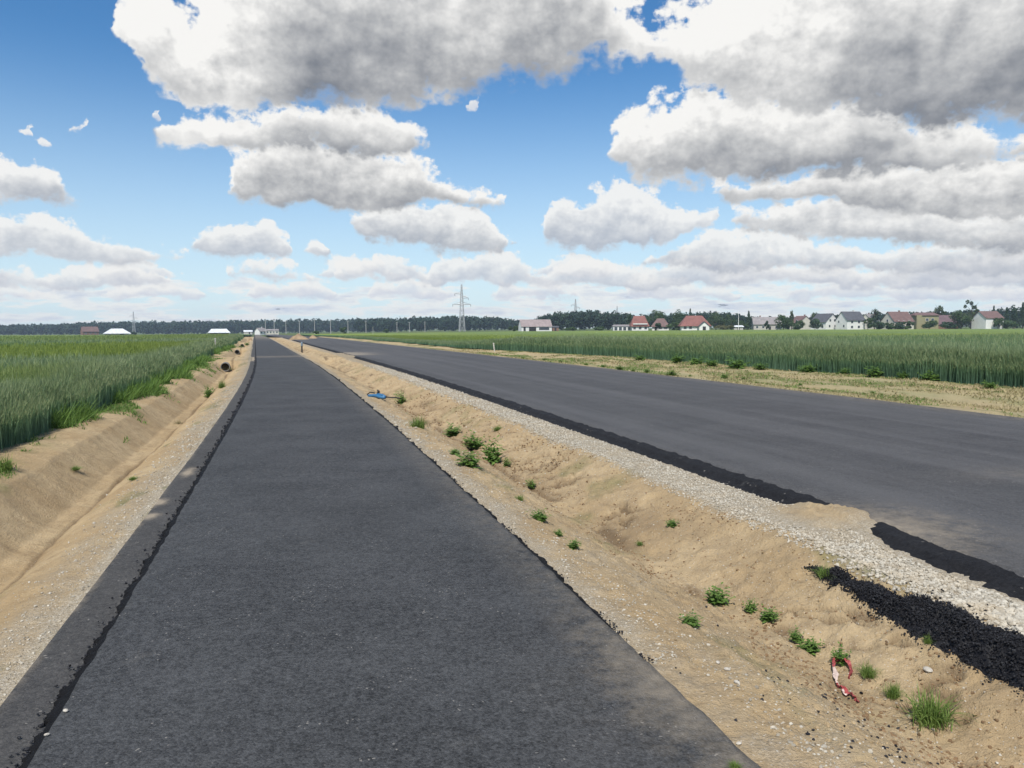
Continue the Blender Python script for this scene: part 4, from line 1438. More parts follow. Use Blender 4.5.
# ------------------------------------------------------------------ village trees
T_ = [
    ('dark_tree', 'small dark tree squeezed between the greenhouse wood and the first red roof', 629.5, 312.5, 6, 402, 'round', 'crown'),
    ('round_tree', 'rounded green tree rising behind the two nearest red roofs', 656, 309.2, 24, 440, 'round', 'crown'),
    ('round_tree', 'tall rounded tree between the hip roofed bungalow and the large red roof', 678, 308.6, 15, 440, 'round', 'crown'),
    ('spruce', 'pointed spruce peeking over the left end of the large red roof', 690, 308.8, 6, 450, 'conifer', 'crown_pine'),
    ('round_tree', 'broad green tree behind the right end of the large red roof', 716, 310.0, 28, 460, 'round', 'crown'),
    ('round_tree', 'lower green tree just left of the white mast', 731, 312.6, 14, 450, 'round', 'crown'),
    ('bush', 'dark bush covering the front of the hip roofed bungalow', 658, 322, 7, 392, 'shrub', 'crown_pine'),
    ('bush', 'wide green bush between the two largest red roofs', 674.5, 321, 17, 390, 'shrub', 'crown'),
    ('bush', 'olive brown rounded bush right of the white gabled porch', 725, 322.6, 18, 388, 'shrub', 'crown_olive'),
    ('spruce', 'dark pointed conifer left of the long grey roofed house', 748.5, 311, 8, 400, 'conifer', 'crown_pine'),
    ('bush', 'dark bush at the left corner of the long grey roofed house', 744, 319, 11, 392, 'shrub', 'crown'),
    ('bush', 'small dark shrub in the middle of the long grey house front', 767, 319.5, 4.5, 385, 'shrub', 'crown_pine'),
    ('broad_tree', 'broad dark tree covering the right end of the long grey house', 783.5, 313.3, 19, 388, 'round', 'crown'),
    ('thin_tree', 'thin bare topped tree sticking up behind the broad dark tree', 791.5, 309, 4, 400, 'loose', 'crown_pale'),
    ('bush', 'low green shrub below the beige pale gabled house', 799, 320, 14, 392, 'shrub', 'crown'),
    ('bush', 'dark layered shrub in front of the white house with gable to the right', 815, 318.6, 15, 390, 'shrub', 'crown_pine'),
    ('round_tree', 'dark tree behind the gap between the beige and white houses', 814, 311.5, 10, 450, 'round', 'crown'),
    ('round_tree', 'dark round tree at the right end of the pale small gabled house', 874.5, 306, 9, 425, 'round', 'crown_pine'),
    ('bush', 'green bush at the right foot of the white slate roofed house', 868, 317.5, 13, 388, 'shrub', 'crown'),
    ('bush', 'first of the round shrubs below the cream house, furthest left', 880, 320, 11, 382, 'shrub', 'crown_pine'),
    ('bush', 'second round shrub from the left below the cream house', 890.5, 321, 10, 382, 'shrub', 'crown'),
    ('bush', 'third round shrub from the left below the cream house', 899.5, 321.3, 9, 382, 'shrub', 'crown_pine'),
    ('bush', 'last round shrub below the cream house, beside the ochre block', 908, 320.3, 9, 382, 'shrub', 'crown'),
    ('bush', 'dense bush in front of the right half of the ochre block', 929, 317.3, 16, 384, 'shrub', 'crown'),
    ('bush', 'dark low bush below the plum roof', 945.5, 321, 15, 384, 'shrub', 'crown_pine'),
    ('airy_tree', 'airy tree with see through crown behind the ochre block roof', 939, 304.5, 13, 430, 'loose', 'crown_pale'),
    ('round_tree', 'large green tree left of the white house with red roof', 961, 309, 24, 388, 'round', 'crown'),
    ('airy_tree', 'tallest airy tree with see through crown, left above the white house', 971, 299, 20, 430, 'loose', 'crown_pale'),
    ('spruce', 'dark spruce top rising behind the red roof of the lone white house', 993, 305.8, 6, 420, 'conifer', 'crown_pine'),
    ('spruce', 'narrow spruce just right of the lone white house', 1006, 307.5, 8, 395, 'conifer', 'crown_pine'),
    ('bush', 'shrub leaning on the right wall of the lone white house', 998, 316.5, 8, 378, 'shrub', 'crown'),
    ('round_tree', 'dark tree between two spruces near the right picture edge', 1014, 304, 11, 400, 'round', 'crown_pine'),
    ('spruce', 'spruce at the right picture edge beyond the rye', 1022, 302.5, 10, 398, 'conifer', 'crown_pine'),
    ('bush', 'long low green hedge bush at the right picture edge', 1013, 318.5, 24, 380, 'shrub', 'crown'),
    ('bush', 'lone dark bush in the far left fields', 133.5, 331.5, 5, 600, 'shrub', 'crown_pine'),
    ('bush', 'dark bush at the roadside beyond the black post', 343.5, 327, 7, 420, 'shrub', 'crown'),
    ('bush', 'low green bush at the far end of the road', 316.5, 330, 6, 400, 'shrub', 'crown'),
    ('bush', 'low bush in the field below the tall pylon', 386, 328.5, 6, 480, 'shrub', 'crown'),
    ('bush', 'green bush at the left corner of the barn', 513, 323.5, 9, 435, 'shrub', 'crown'),
    ('bush', 'dark low bush between the shed and the greenhouse', 599, 326, 12, 400, 'shrub', 'crown'),
    ('bush', 'low bush just right of the barn shed', 570, 327, 14, 405, 'shrub', 'crown'),
]
for a in T_:
    tree(*a[:8])
for k, px in enumerate((1040, 1054, 1070, 1086)):
    tree('spruce', 'spruce in the row beyond the right picture edge', px, 303 + k % 2, 11, 400, 'conifer', 'crown_pine', 'spruces beyond the picture edge')

# ------------------------------------------------------------------ pylons, poles, mast
M['steel'] = plain('galvanised_steel', (.40, .41, .42), .6, .1, 1, .4)
M['concrete'] = plain('pole_concrete', (.42, .41, .39), .85, .12, 1.5)
M['whitepaint'] = plain('white_paint', (.78, .77, .74), .6, .05, 3)


def pylon(label, px, top, depth, base_w=4.0):
    x = at(px, depth)
    zg = float(zter(x, depth))
    h = zat(px, top, depth) - zg
    e = empty('pylon', (x, depth, zg), R(16))
    tag(e, label, 'pylon', 'power line pylons')
    lev = [0, .14, .27, .39, .50, .60, .69, .77, .84, .90, .95, 1.0]

    def hw(u): return (base_w / 2) * (1 - u) ** 1.0 * .80 + .30
    r = .15
    m = MB()
    for sx in (-1, 1):
        for sy in (-1, 1):
            m.tube([(sx * hw(u), sy * hw(u), h * u - (.3 if u == 0 else 0)) for u in lev], r, 4)
    m.build('legs', M['steel'], e)
    b = MB()
    for u0, u1 in zip(lev[:-1], lev[1:]):
        a0, a1, z0, z1 = hw(u0), hw(u1), h * u0, h * u1
        for (p, q) in (((-1, -1), (1, -1)), ((1, -1), (1, 1)), ((1, 1), (-1, 1)), ((-1, 1), (-1, -1))):
            b.tube([(p[0] * a0, p[1] * a0, z0), (q[0] * a1, q[1] * a1, z1)], r * .6, 3)
            b.tube([(q[0] * a0, q[1] * a0, z0), (p[0] * a1, p[1] * a1, z1)], r * .6, 3)
            b.tube([(p[0] * a1, p[1] * a1, z1), (q[0] * a1, q[1] * a1, z1)], r * .6, 3)
    b.build('lattice', M['steel'], e)
    for u, L, side in ((.575, .165, (-1, 1)), (.80, .13, (-1,)), (.71, .12, (1,))):
        for sg in side:
            c = MB()
            a = hw(u)
            tip = (sg * (a + L * h), 0, h * u + .25)
            for sy in (-1, 1):
                c.tube([(sg * a, sy * a, h * u), tip], r * 1.3, 4)
                c.tube([(sg * hw(u + .05), sy * hw(u + .05), h * (u + .05)), tip], r * .7, 4)
            arm = c.build('crossarm', M['steel'], e)
            MB().tube([tip, (tip[0], 0, tip[2] - .5), (tip[0], 0, tip[2] - 1.6)], [.05, .14, .12], 6).build('insulator', M['dark'], arm)
    return e


pylon('tallest lattice power pylon standing in the field in front of the wood', 462, 284.5, 540)
pylon('smaller lattice pylon showing above the wood right of the barn', 575.5, 299, 760)
pylon('faint distant pylon above the wood just left of the first red roof', 617, 306, 1050)
pylon('thin far pylon over the left horizon beside the lone bush', 134, 311.5, 1120)


def pole(px, top, depth, label, arm=1):
    x = at(px, depth)
    zg = float(zter(x, depth))
    h = zat(px, top, depth) - zg
    e = empty('utility_pole', (x, depth, zg), R(20))
    tag(e, label, 'pole', 'row of utility poles beyond the end of the path')
    MB().tube([(0, 0, -.3), (0, 0, h)], [.21, .13], 8).build('post', M['concrete'], e)
    MB().box((0, 0, h - .5), (1.7, .12, .12)).tube([(-.75, 0, h - .45), (-.75, 0, h - .2)], .06, 6).tube([(.75, 0, h - .45), (.75, 0, h - .2)], .06, 6).build('crossbar', M['steel'], e)


ORD = ['first', 'second', 'third', 'fourth', 'fifth', 'sixth', 'seventh', 'eighth', 'ninth', 'tenth', 'eleventh', 'twelfth']
for i, (px, top, d) in enumerate(((265.6, 320, 500), (274.3, 319.6, 500), (286, 321, 520), (299.5, 320.5, 500), (314.6, 319, 505), (330.6, 319.5, 510), (348, 320.5, 520), (366, 320.5, 530), (397, 322, 560), (409.5, 322, 570), (425, 321.5, 580))):
    pole(px, top, d, 'pale utility pole against the far wood, %s from the left' % ORD[i])
mast = empty('white_mast', (at(738.4, 388), 388, 0))
tag(mast, 'tall slim white mast above the small canopy hut', 'mast')
hm = zat(738.4, 311.5, 388)
MB().tube([(0, 0, -.2), (0, 0, hm)], [.16, .08], 8).build('post', M['whitepaint'], mast)
MB().tube([(0, 0, hm), (0, 0, hm + .25)], [.14, .10], 8).build('finial', M['whitepaint'], mast)

# ------------------------------------------------------------------ posts and stakes near the path
M['black'] = plain('black_plastic', (.018, .019, .021), .5, .2, 4, .4)
M['blue'] = plain('blue_plastic', (.03, .125, .25), .45, .12, 6, .5)
M['greyblue'] = plain('grey_blue_plastic', (.16, .22, .28), .5, .1, 6, .4)
p = on_ground(302, 352.3)
e = empty('marker_post', p, R(-17))
tag(e, 'black marker post with grey blue top standing in the sand between path and road', 'marker post')
MB().tube([(0, 0, -.1), (0, 0, .58)], .065, 8).build('post', M['black'], e)
MB().tube([(0, 0, .57), (0, 0, .86), (0, 0, .90)], [.085, .085, .05], 8).build('cap', M['greyblue'], e)
MB().box((0, 0, .02), (.20, .20, .05)).build('base_plate', M['black'], e)


M['stake'] = plain('weathered_white_paint', (.50, .48, .43), .8, .2, 8)


def stake(label, px, py, hpx, tilt, d=None):
    p = on_ground(px, py)
    if d:
        p = Vector((at(px, d), d, float(zter(at(px, d), d)) + .5))
    h = hpx * p.y / F_PX
    m = MB().box((0, 0, h / 2 - .03), (.07, .05, h), .4).box((0, 0, h + .0), (.085, .065, .10), .4)
    o = m.build('wooden_stake', M['stake'])
    o.location, o.rotation_euler = p, (R(tilt), R(tilt * .6), .3)
    tag(o, label, 'stake')


stake('short white stake standing in the left rye beside the culverts', 214.7, 350.5, 6, 5, 55)
stake('white surveying stake at the edge of the right field, beyond the road', 494.5, 351.5, 8.0, -8)
stake('white post in the far field beyond the road, below the utility poles', 373, 335.2, 8, 0)

# soil heaps far along the road
def heap(label, px, py, wpx, hpx, seed):
    p = on_ground(px, py)
    w, h = wpx * p.y / F_PX, hpx * p.y / F_PX
    n = 40
    r, a = np.linspace(0, 1, 16), np.linspace(0, 2 * math.pi, n, endpoint=False)
    Rr, A = np.meshgrid(r, a, indexing='ij')
    Xh, Yh = Rr * np.cos(A) * w / 2, Rr * np.sin(A) * w / 2 * .8
    Zh = h * (1 - Rr ** 1.4) * (1 + .5 * fbm(Xh * .9 + seed, Yh * .9, seed, 3)) - .25 * Rr
    V = np.stack([Xh, Yh, Zh], 2).reshape(-1, 3)
    i = np.arange(15 * n)
    rr, k = i // n, i % n
    Fc = np.stack([rr * n + k, rr * n + (k + 1) % n, (rr + 1) * n + (k + 1) % n, (rr + 1) * n + k], 1)[:, ::-1]
    o = mesh_np('soil_heap', V, np.ascontiguousarray(Fc), M['soil'], smooth=True)
    o.location = p
    tag(o, label, 'soil heap', 'earth heaps along the far roadside')


M['soil'] = plain('heaped_soil', (.30, .22, .14), .95, .25, 1.2, .1, bumpd=.1)
heap('brown earth heap at the far end of the road below the utility poles', 299, 339.5, 24, 6, 3)
heap('small earth heap beside the far road edge, right of the bigger heap', 313, 338.5, 12, 3.5, 5)
heap('low earth heap at the end of the left ditch beside the path', 250.5, 341, 7, 3, 7)

# ------------------------------------------------------------------ culverts in the left ditch
M['pipe'] = plain('culvert_concrete', (.17, .165, .16), .8, .2, 4)
for (s0, s1, rr, lab) in ((39.1, 46.0, .225, 'dark mouthed culvert pipe in the left ditch, nearest to the viewer'),
                          (64.85, 70.6, .20, 'second culvert pipe along the left ditch, half way to the far one'),
                          (90.85, 97.6, .20, 'farthest culvert pipe in the left ditch')):
    m = MB()
    ns = 24
    vs, fs = [], []
    cx = [st(q, -2.74) for q in (s0, s1)]
    (xa, ya), (xb, yb) = [(float(a), float(b)) for a, b in cx]
    dx, dy = xb - xa, yb - ya
    L = math.hypot(dx, dy)
    for (u, rad) in ((0, rr * .84), (0, rr), (L, rr), (L, rr * .84)):
        for k in range(ns):
            a = 2 * math.pi * k / ns
            vs.append((rad * math.cos(a), u, rad * math.sin(a)))
    for j in range(4):
        for k in range(ns):
            fs.append((j * ns + k, j * ns + (k + 1) % ns, ((j + 1) % 4) * ns + (k + 1) % ns, ((j + 1) % 4) * ns + k))
    o = m.poly(vs, fs).build('culvert_pipe', M['pipe'], smooth=False)
    o.location = (xa, ya, -.29)
    o.rotation_euler = (0, 0, math.atan2(-dx, dy))
    tag(o, lab, 'culvert pipe', 'culvert pipes in the left ditch')

# ------------------------------------------------------------------ blue conduit and barrier tape
p = on_ground(377, 398.5)
e = empty('cable_conduit', p, R(-28))
e.scale = (.85, .85, .8)
tag(e, 'bright blue plastic conduit lying on the sand with black cable ends', 'conduit')
pts = [(-.30 + .06 * k, .03 * math.sin(k * .6), .055 + .018 * math.sin(k * .5)) for k in range(11)]
MB().tube(pts, [.045 + .006 * (k % 2) for k in range(11)], 12).build('blue_sleeve', M['blue'], e, True)
MB().tube([(-.22, .14, .05), (-.05, .12, .10), (.12, .10, .09), (.27, .04, .04)], .038, 10).build('blue_sleeve', M['blue'], e, True)
MB().tube([(.28, .02, .06), (.40, -.02, .05), (.52, .03, .04), (.66, .0, .05), (.78, .06, .02)], .018, 8).build('black_cable', M['black'], e, True)
MB().tube([(-.30, .0, .06), (-.38, .05, .10), (-.33, .12, .16), (-.2, .15, .14)], .018, 8).build('black_cable', M['black'], e, True)
MB().tube([(-.12, .20, .0), (-.11, .20, .10), (-.08, .18, .2), (-.12, .16, .24)], [.03, .04, .035, .012], 8).build('black_plug', M['black'], e, True)


def tape():
    ctl = [(848.5, 679, .004), (851, 674, .012), (849.5, 669.5, .03), (845.5, 667, .045), (840, 666.5, .04), (834.5, 667.5, .045), (833.5, 671, .03), (835.5, 677, .02), (835.5, 682, .025), (837.5, 686.5, .012),
           (838.5, 689.5, .02), (843, 692, .028), (846.5, 695.5, .012), (851.5, 697.5, .022), (855.5, 701, .010), (860, 703, .004)]
    C = [on_ground(a, b) + Vector((0, 0, c)) for a, b, c in ctl]
    fine = []
    for i in range(len(C) - 1):
        p0, p1, p2, p3 = C[max(i - 1, 0)], C[i], C[i + 1], C[min(i + 2, len(C) - 1)]
        for k in range(6):
            u = k / 6
            fine.append(.5 * ((2 * p1) + (p2 - p0) * u + (2 * p0 - 5 * p1 + 4 * p2 - p3) * u * u + (3 * p1 - p0 - 3 * p2 + p3) * u ** 3))
    n = len(fine)
    r = np.random.default_rng(77)
    V, Fq, mi = [], [], []
    for i, q in enumerate(fine):
        t = (fine[min(i + 1, n - 1)] - fine[max(i - 1, 0)]).normalized()
        ang = .5 + .75 * math.sin(i * .23 + 1.0) + .35 * math.sin(i * .91)
        side = t.cross(Vector((0, 0, 1))).normalized()
        w = side * math.cos(ang) + side.cross(t) * math.sin(ang)
        nr = t.cross(w).normalized()
        hw = .0125 + .004 * math.sin(i * .47) + r.uniform(-.002, .002)
        crease = .007 * math.sin(i * 1.3) + r.uniform(-.003, .003)
        for sg, off in ((-1, 0), (-.35, crease), (.3, -crease * .8), (1, r.uniform(-.004, .004))):
            c = q + w * (hw * sg) + nr * off
            V += [c + nr * .0007, c - nr * .0007]
    m_ = 8
    for i in range(n - 1):
        col = 1 if 37 <= i < 54 else (2 if 68 <= i < 74 else 0)
        for (a, b) in ((0, 2), (2, 4), (4, 6), (7, 5), (5, 3), (3, 1), (1, 0), (6, 7)):
            Fq.append((i * m_ + a, i * m_ + b, (i + 1) * m_ + b, (i + 1) * m_ + a))
            mi.append(1 if (col == 1 or (col == 2 and a in (4, 7))) else 0)
    m = MB()
    m.v, m.f, m.mi = [tuple(v) for v in V], Fq, mi
    o = m.build('barrier_tape', [M['tapered'], M['tapewhite']], None, False)
    tag(o, 'crumpled red and white barrier tape lying in the sandy ditch', 'barrier tape')


M['tapered'] = plain('red_tape', (.30, .065, .065), .5, .35, 40, .3)
M['tapewhite'] = plain('white_tape', (.50, .40, .35), .45, .1, 30, .4)
tape()


# ------------------------------------------------------------------ weeds and grass tufts
def blade_mesh(name, n, h, spread, width, mat, droop=.6, seed=0):
    r = np.random.default_rng(seed)
    V, Fc, T = [], [], []
    for i in range(n):
        a = r.uniform(0, 2 * math.pi)
        b0 = np.array([r.normal(0, spread * .22), r.normal(0, spread * .22), -.02 * h])
        L = h * r.uniform(.45, 1.1)
        lean = r.uniform(.1, 1.35)
        d = np.array([math.cos(a), math.sin(a), 0])
        sd = np.array([-math.sin(a), math.cos(a), 0])
        o = len(V)
        tv = r.uniform(0, 1)
        for k in range(5):
            u = k / 4
            p = b0 + d * lean * L * (.25 * u + .6 * u * u) + np.array([0, 0, L * (u - droop * lean * u * u * .75)])
            w = width * (1 - u ** 1.5) * (.75 + .25 * u)
            V += [p - sd * w, p + sd * w]
            T += [tv, tv]
        for k in range(4):
            Fc.append((o + 2 * k, o + 2 * k + 1, o + 2 * k + 3, o + 2 * k + 2))
    o = mesh_np(name, np.array(V), np.array(Fc), mat, attrs={'tint': T})
    return o


def broad_mesh(name, nst, h, spread, leaf, mat, seed=0):
    r = np.random.default_rng(seed)
    V, Fc, T = [], [], []
    for i in range(nst):
        a = r.uniform(0, 2 * math.pi)
        d = np.array([math.cos(a), math.sin(a), 0])
        L = h * r.uniform(.45, 1.05)
        out = spread * r.uniform(.1, .5)
        b0 = np.array([r.normal(0, spread * .12), r.normal(0, spread * .12), 0])
        nl = r.integers(6, 11)
        tv = r.uniform(0, 1)
        for k in range(nl):
            u = (k + .6) / nl
            p = b0 + d * out * u ** 1.3 + np.array([0, 0, L * u])
            la = a + k * 2.4 + r.normal(0, .4)
            ld = np.array([math.cos(la), math.sin(la), r.uniform(-.25, .55)])
            ls = np.array([-math.sin(la), math.cos(la), 0])
            ll = leaf * r.uniform(.6, 1.2) * (1.1 - .5 * u)
            w = ll * .26
            o = len(V)
            up = np.array([0, 0, .1 * ll])
            V += [p, p + ld * ll * .45 - ls * w, p + ld * ll * .45 + up, p + ld * ll * .45 + ls * w, p + ld * ll]
            T += [tv * .6 + .4 * r.random()] * 5
            Fc += [(o, o + 2, o + 1), (o, o + 3, o + 2), (o + 1, o + 2, o + 4), (o + 2, o + 3, o + 4)]
        # stem
        o = len(V)
        q = b0 + d * out + np.array([0, 0, L])
        sw = np.array([-d[1], d[0], 0]) * .004
        V += [b0 - sw, b0 + sw, q + sw * .4, q - sw * .4]
        T += [tv] * 4
        Fc += [(o, o + 1, o + 2), (o, o + 2, o + 3)]
    return mesh_np(name, np.array(V), np.array(Fc), mat, attrs={'tint': T})


PROTO = {}
for k in range(3):
    PROTO['grass%d' % k] = blade_mesh('grass_tuft', 260, .95, .75, .017, M['grass'], .75, 300 + k).data
    PROTO['weed%d' % k] = broad_mesh('weed', 26, 1.0, 1.5, .46, M['weed'], 320 + k).data
    PROTO['dry%d' % k] = blade_mesh('dry_tuft', 60, 1.0, 1.2, .02, M['dryweed'], .8, 340 + k).data
for o in [q for q in bpy.data.objects if q.name.split('.')[0] in ('grass_tuft', 'weed', 'dry_tuft')]:
    bpy.data.objects.remove(o)
NAME = {'grass': 'grass_tuft', 'weed': 'weed', 'dry': 'dry_tuft'}


def plant(kind, px, py, hpx, wide, label, group, cat=None):
    hpx = hpx * (1.16 if group.startswith('plants in the sandy') and px < 900 else 1.0)
    p = on_ground(px, py)
    h = hpx * p.y / F_PX
    o = bpy.data.objects.new(NAME[kind], PROTO[kind + str(int(px * 7 + py) % 3)])
    COL.objects.link(o)
    o.location = p
    o.scale = (h * wide, h * wide, h)
    o.rotation_euler = (0, 0, rng.uniform(0, 6.28))
    tag(o, label, cat or {'grass': 'grass tuft', 'weed': 'weed', 'dry': 'grass tuft'}[kind], group)


G1 = 'plants in the sandy ditch between path and road'
for a in (
    ('grass', 932, 722, 46, .95, 'large bright green grass tuft at the lower right of the ditch, biggest of all'),
    ('grass', 893, 697, 19, .8, 'small grass tuft just left of the largest bright tuft'),
    ('grass', 868, 676, 17, .95, 'small pale green tuft right of the red and white tape'),
    ('weed', 840, 663, 16, .75, 'dark leafy weed touching the top end of the barrier tape'),
    ('weed', 810, 652, 15, .85, 'leafy weed left of the barrier tape, the larger of a pair'),
    ('weed', 796, 641, 12, .7, 'smaller leafy weed of the pair left of the barrier tape'),
    ('weed', 768, 620, 12, 1.0, 'pale low weed in the ditch below the start of the black heap'),
    ('weed', 750, 612, 12, .7, 'small upright weed between two wider ones in the near ditch'),
    ('weed', 718, 604, 17, 1.0, 'dark spreading weed on the ditch bottom, leftmost of the near row'),
    ('weed', 690, 625, 11, 1.1, 'flat dark weed close to the pale path shoulder'),
    ('grass', 826, 577, 15, 1.2, 'grass tuft at the upper tip of the black asphalt heap'),
    ('grass', 928, 643, 13, .8, 'thin grass sprig at the lower edge of the black asphalt heap'),
    ('weed', 672, 526, 7, 1.0, 'tiny weed high on the sandy bank of the road'),
    ('weed', 573, 548, 8, 1.1, 'tiny weed beside the pale path shoulder, lowest of a short line'),
    ('weed', 559, 536, 6, 1.1, 'tiny pale weed in the middle of a short line along the path shoulder'),
    ('weed', 541, 521, 10, 1.2, 'leafy weed at the upper end of a short line along the path shoulder'),
    ('grass', 519, 501, 8, 1.2, 'small grass patch on the ditch bottom below the green weed clumps'),
    ('weed', 532, 487, 8, .9, 'small brownish weed right of the ditch bottom crack'),
    ('weed', 494, 463, 22, .62, 'tallest dark leafy weed in the clump on the far ditch side'),
    ('weed', 471, 467, 15, 1.15, 'wide leafy weed lying low at the front of the clump'),
    ('weed', 473, 448, 14, 1.0, 'leafy weed at the back of the clump below the road gravel'),
    ('weed', 452, 436, 11, 1.2, 'round leafy weed upper left of the clump'),
    ('weed', 455, 455, 7, 1.0, 'smallest weed of the clump, at its left foot'),
    ('weed', 507, 467, 8, .7, 'short weed at the right foot of the tallest dark weed'),
    ('grass', 418, 428, 15, 1.1, 'broad grass tuft on the path side below the blue conduit'),
    ('weed', 402, 404, 11, .7, 'upright weed right of the blue conduit'),
    ('grass', 498, 430, 6, 1.6, 'faint grass patch high on the road bank beside the gravel'),
    ('grass', 640, 545, 5, 1.4, 'faint dry sprig half way up the sandy road bank'),
    ('grass', 735, 768, 8, 1.4, 'low grass sprig by the path shoulder at the bottom picture edge'),
):
    plant(*a, G1)
G2 = 'plants in the left ditch'
for a in (
    ('weed', 208, 398, 13, .62, 'upright leafy plant in the left ditch before the nearest culvert'),
    ('grass', 222, 388, 12, .7, 'pale grass tuft in the left ditch just before the culvert mouth'),
    ('dry', 178, 424, 7, 1.2, 'brown withered tuft beside the left path shoulder'),
    ('grass', 133, 480, 6, 1.6, 'thin green tuft at the edge of the left crushed stone shoulder'),
    ('grass', 75, 470, 6, 2.0, 'thin grass on the top of the left bank'),
    ('dry', 231, 366, 5, 1.2, 'brown tuft just right of the nearest culvert mouth'),
    ('weed', 240, 349, 4, 1.0, 'dark weed above the second culvert'),
    ('weed', 247, 345, 3.5, 1.0, 'dark weed beside the farthest culvert'),
    ('grass', 3, 470, 22, 1.2, 'grass tuft at the left picture edge before the rye'),
):
    plant(*a, G2)
G3 = 'weeds along the far road edge'
V3 = [(523, 359, 4), (545, 361, 4), (560, 363, 4), (586, 365.5, 5), (603, 367.5, 4), (620, 370, 6), (633, 371.5, 5), (646, 373, 5), (672, 376, 8), (690, 376.5, 3.5), (724, 378.5, 6), (744, 380, 4), (757, 384, 5), (800, 386, 4), (872, 394, 4)]
for i, (a, b, c) in enumerate(V3):
    plant('weed' if i % 3 else 'grass', a, b, c, 1.1, 'small green weed on the dry verge, %s from the left' % ORD[i] if i < 12 else
          'small green weed on the dry verge, %s from the right' % ORD[len(V3) - 1 - i], G3)
G4 = 'dark weeds at the foot of the right rye'
V4 = [(640, 360.5, 7), (676, 362.5, 9), (696, 364.5, 9), (712, 366, 8), (737, 368.5, 12), (760, 369.5, 8), (808, 372.5, 10), (843, 374.5, 7), (876, 377, 11), (905, 379, 8), (930, 381.5, 12), (990, 388, 8)]
for i, (a, b, c) in enumerate(V4):
    plant('weed', a, b, c, 1.25, 'dark green weed clump at the foot of the tall rye, %s from the left' % ORD[i], G4)

# a few single stones
def stone(label, px, py, wpx, flat=.6):
    p = on_ground(px, py)
    w = wpx * p.y / F_PX
    V = ICO_V * (1 + rng.uniform(-.2, .2, (12, 1))) * [w / 2, w / 2 * .8, w / 2 * flat]
    o = mesh_np('stone', V, ICO_F, M['stone'], smooth=False)
    sub = o.modifiers.new('round', 'SUBSURF')
    sub.levels = sub.render_levels = 1
    o.location = p + Vector((0, 0, w * .1))
    o.rotation_euler = (0, 0, rng.uniform(0, 6))
    tag(o, label, 'stone')


stone('white stone wedged in the black broken edge of the path', 65.5, 711, 8)
stone('pale stone on the broken path edge near the bottom picture edge', 47, 735, 7, .5)
stone('flat white stone on the sand below the path shoulder', 739, 744, 9, .4)
stone('white stone at the shoulder of the path, left of two near each other', 727, 670, 9)
stone('pale stone at the shoulder of the path, right of two near each other', 737, 683, 9)
stone('larger pale stone high up on the path shoulder', 718, 663, 7)
stone('round sandy boulder lump on the bank below the black heap', 928, 671, 14, .5)

# ------------------------------------------------------------------ short dry and green grass on the verges
def short_grass(name, S, T, zf, h, mat, label):
    m = len(S)
    x, y = st(S, T)
    z = zf(S, T) + zter(x, y) - .005
    a = rng.uniform(0, 2 * math.pi, m)
    w = np.clip(np.hypot(x, y) * .0007, .004, .03) * rng.uniform(.6, 1.5, m)
    P = np.stack([x, y, z], 1)
    D = np.stack([np.cos(a) * w, np.sin(a) * w, 0 * a], 1)
    b = rng.uniform(0, 2 * math.pi, m)
    ln = rng.uniform(.1, 1.0, m) * h
    tip = P + np.stack([np.cos(b) * ln, np.sin(b) * ln, h * rng.uniform(.4, 1.0, m)], 1)
    V = np.stack([P - D, P + D, tip], 1).reshape(-1, 3)
    o = mesh_np(name, V, np.arange(3 * m).reshape(m, 3), mat, attrs={'tint': np.repeat(rng.random(m), 3)})
    tag(o, label, 'grass', kind='stuff')


M['straw'] = leaf_mat('straw', (.24, .21, .10), (.42, .36, .20), .8, .2)


def zv(S, T): return np.interp(T, [11.8, 12.2, 14, 16, 18.4], [-.05, -.07, -.16, -.03, .02]) + .06 * fbm(S * .7, T * .9, 81, 4) + .03 * fbm(S * 3, T * 3, 83, 3)


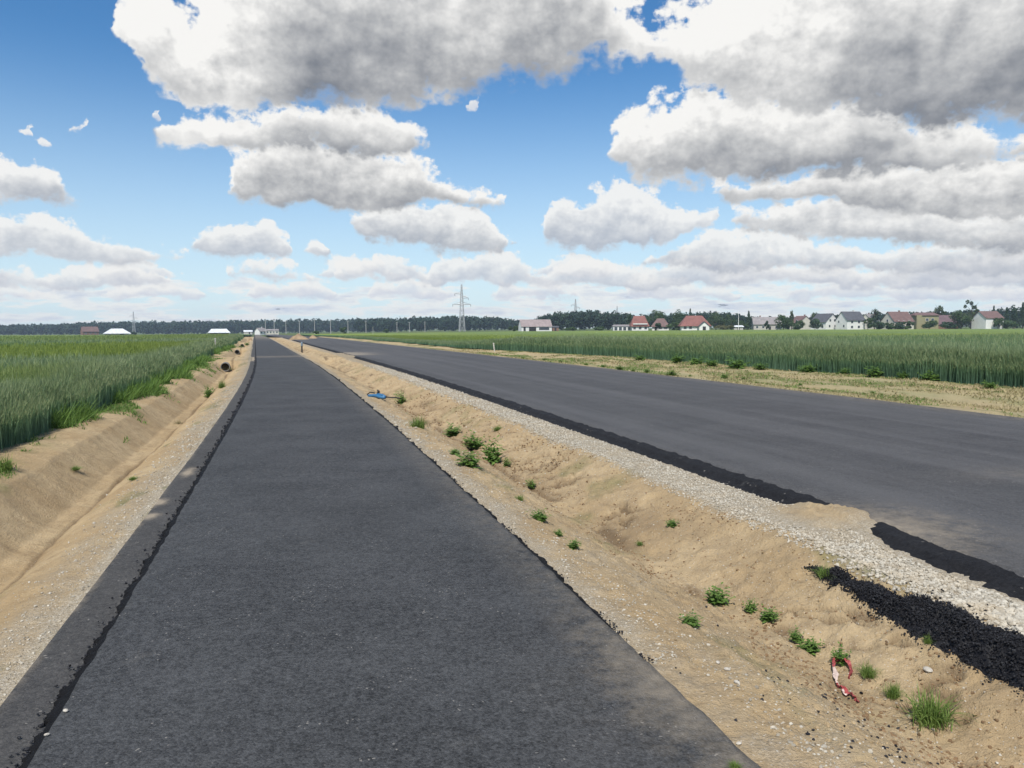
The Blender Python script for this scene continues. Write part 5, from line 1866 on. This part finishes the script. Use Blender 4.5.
n = 60000
S = logu(6, 60, n); T = rng.uniform(11.75, 17.6, n)
k = fbm(S * .5, T * 1.1, 401, 4) + .25 * sstep(15.5, 17.4, T) > .02
short_grass('dry_grass', S[k], T[k], zv, rng.uniform(.02, .09, k.sum()), M['straw'], 'short dry straw coloured grass on the sandy verge beyond the road')
n = 30000
S = logu(6, 60, n); T = rng.uniform(11.75, 17.6, n)
k = fbm(S * .35, T * 1.2, 85, 4) + .3 * sstep(16.2, 17.5, T) > .16
short_grass('short_grass', S[k], T[k], zv, rng.uniform(.02, .10, k.sum()), M['grass'], 'short green grass in patches on the verge beyond the road')
n = 26000
S = logu(9.5, 70, n)
T = edge_left(S) + .10 + np.abs(rng.normal(0, .16, n)) * (.4 + 1.4 * np.clip(fbm(S * .6, S * 0, 405, 3) + .4, 0, 1)) - .25 * rng.random(n)
k = fbm(S * .45, S * 0, 406, 3) + .35 * sstep(10, 13, S) > .08
short_grass('edge_weeds', S[k], T[k], zl, rng.uniform(.12, .48, k.sum()) * np.clip(1.3 - np.abs(T[k] - edge_left(S[k])) * 1.6, .3, 1), M['weed'], 'dark green weeds bordering the left rye')
n = 26000
S = logu(5, 45, n); T = rng.uniform(-4.2, -2.9, n)
k = fbm(S * 1.1, T * 1.4, 74, 3) + .35 * sstep(-3.4, -4.0, T) - .35 * sstep(-3.5, -3.0, T) > .10
short_grass('short_grass', S[k], T[k], zl, rng.uniform(.02, .12, k.sum()), M['weed'], 'short green grass at the foot of the left rye')

# ------------------------------------------------------------------ the air
def haze():
    x0, x1, y0, y1, z0, z1 = -2600, 2600, -150, 1750, -9.0, 42.0
    m = MB().box(((x0 + x1) / 2, (y0 + y1) / 2, (z0 + z1) / 2), (x1 - x0, y1 - y0, z1 - z0))
    mt = bpy.data.materials.new('haze_air')
    mt.use_nodes = True
    nt = mt.node_tree
    nt.nodes.clear()
    out = nt.nodes.new('ShaderNodeOutputMaterial')
    v = nt.nodes.new('ShaderNodeVolumePrincipled')
    v.inputs['Color'].default_value = (.66, .82, 1.0, 1)
    v.inputs['Density'].default_value = HAZE
    v.inputs['Anisotropy'].default_value = 0.0
    nt.links.new(v.outputs[0], out.inputs['Volume'])
    tag(m.build('haze', mt), kind='stuff')


HAZE = .00017
haze()
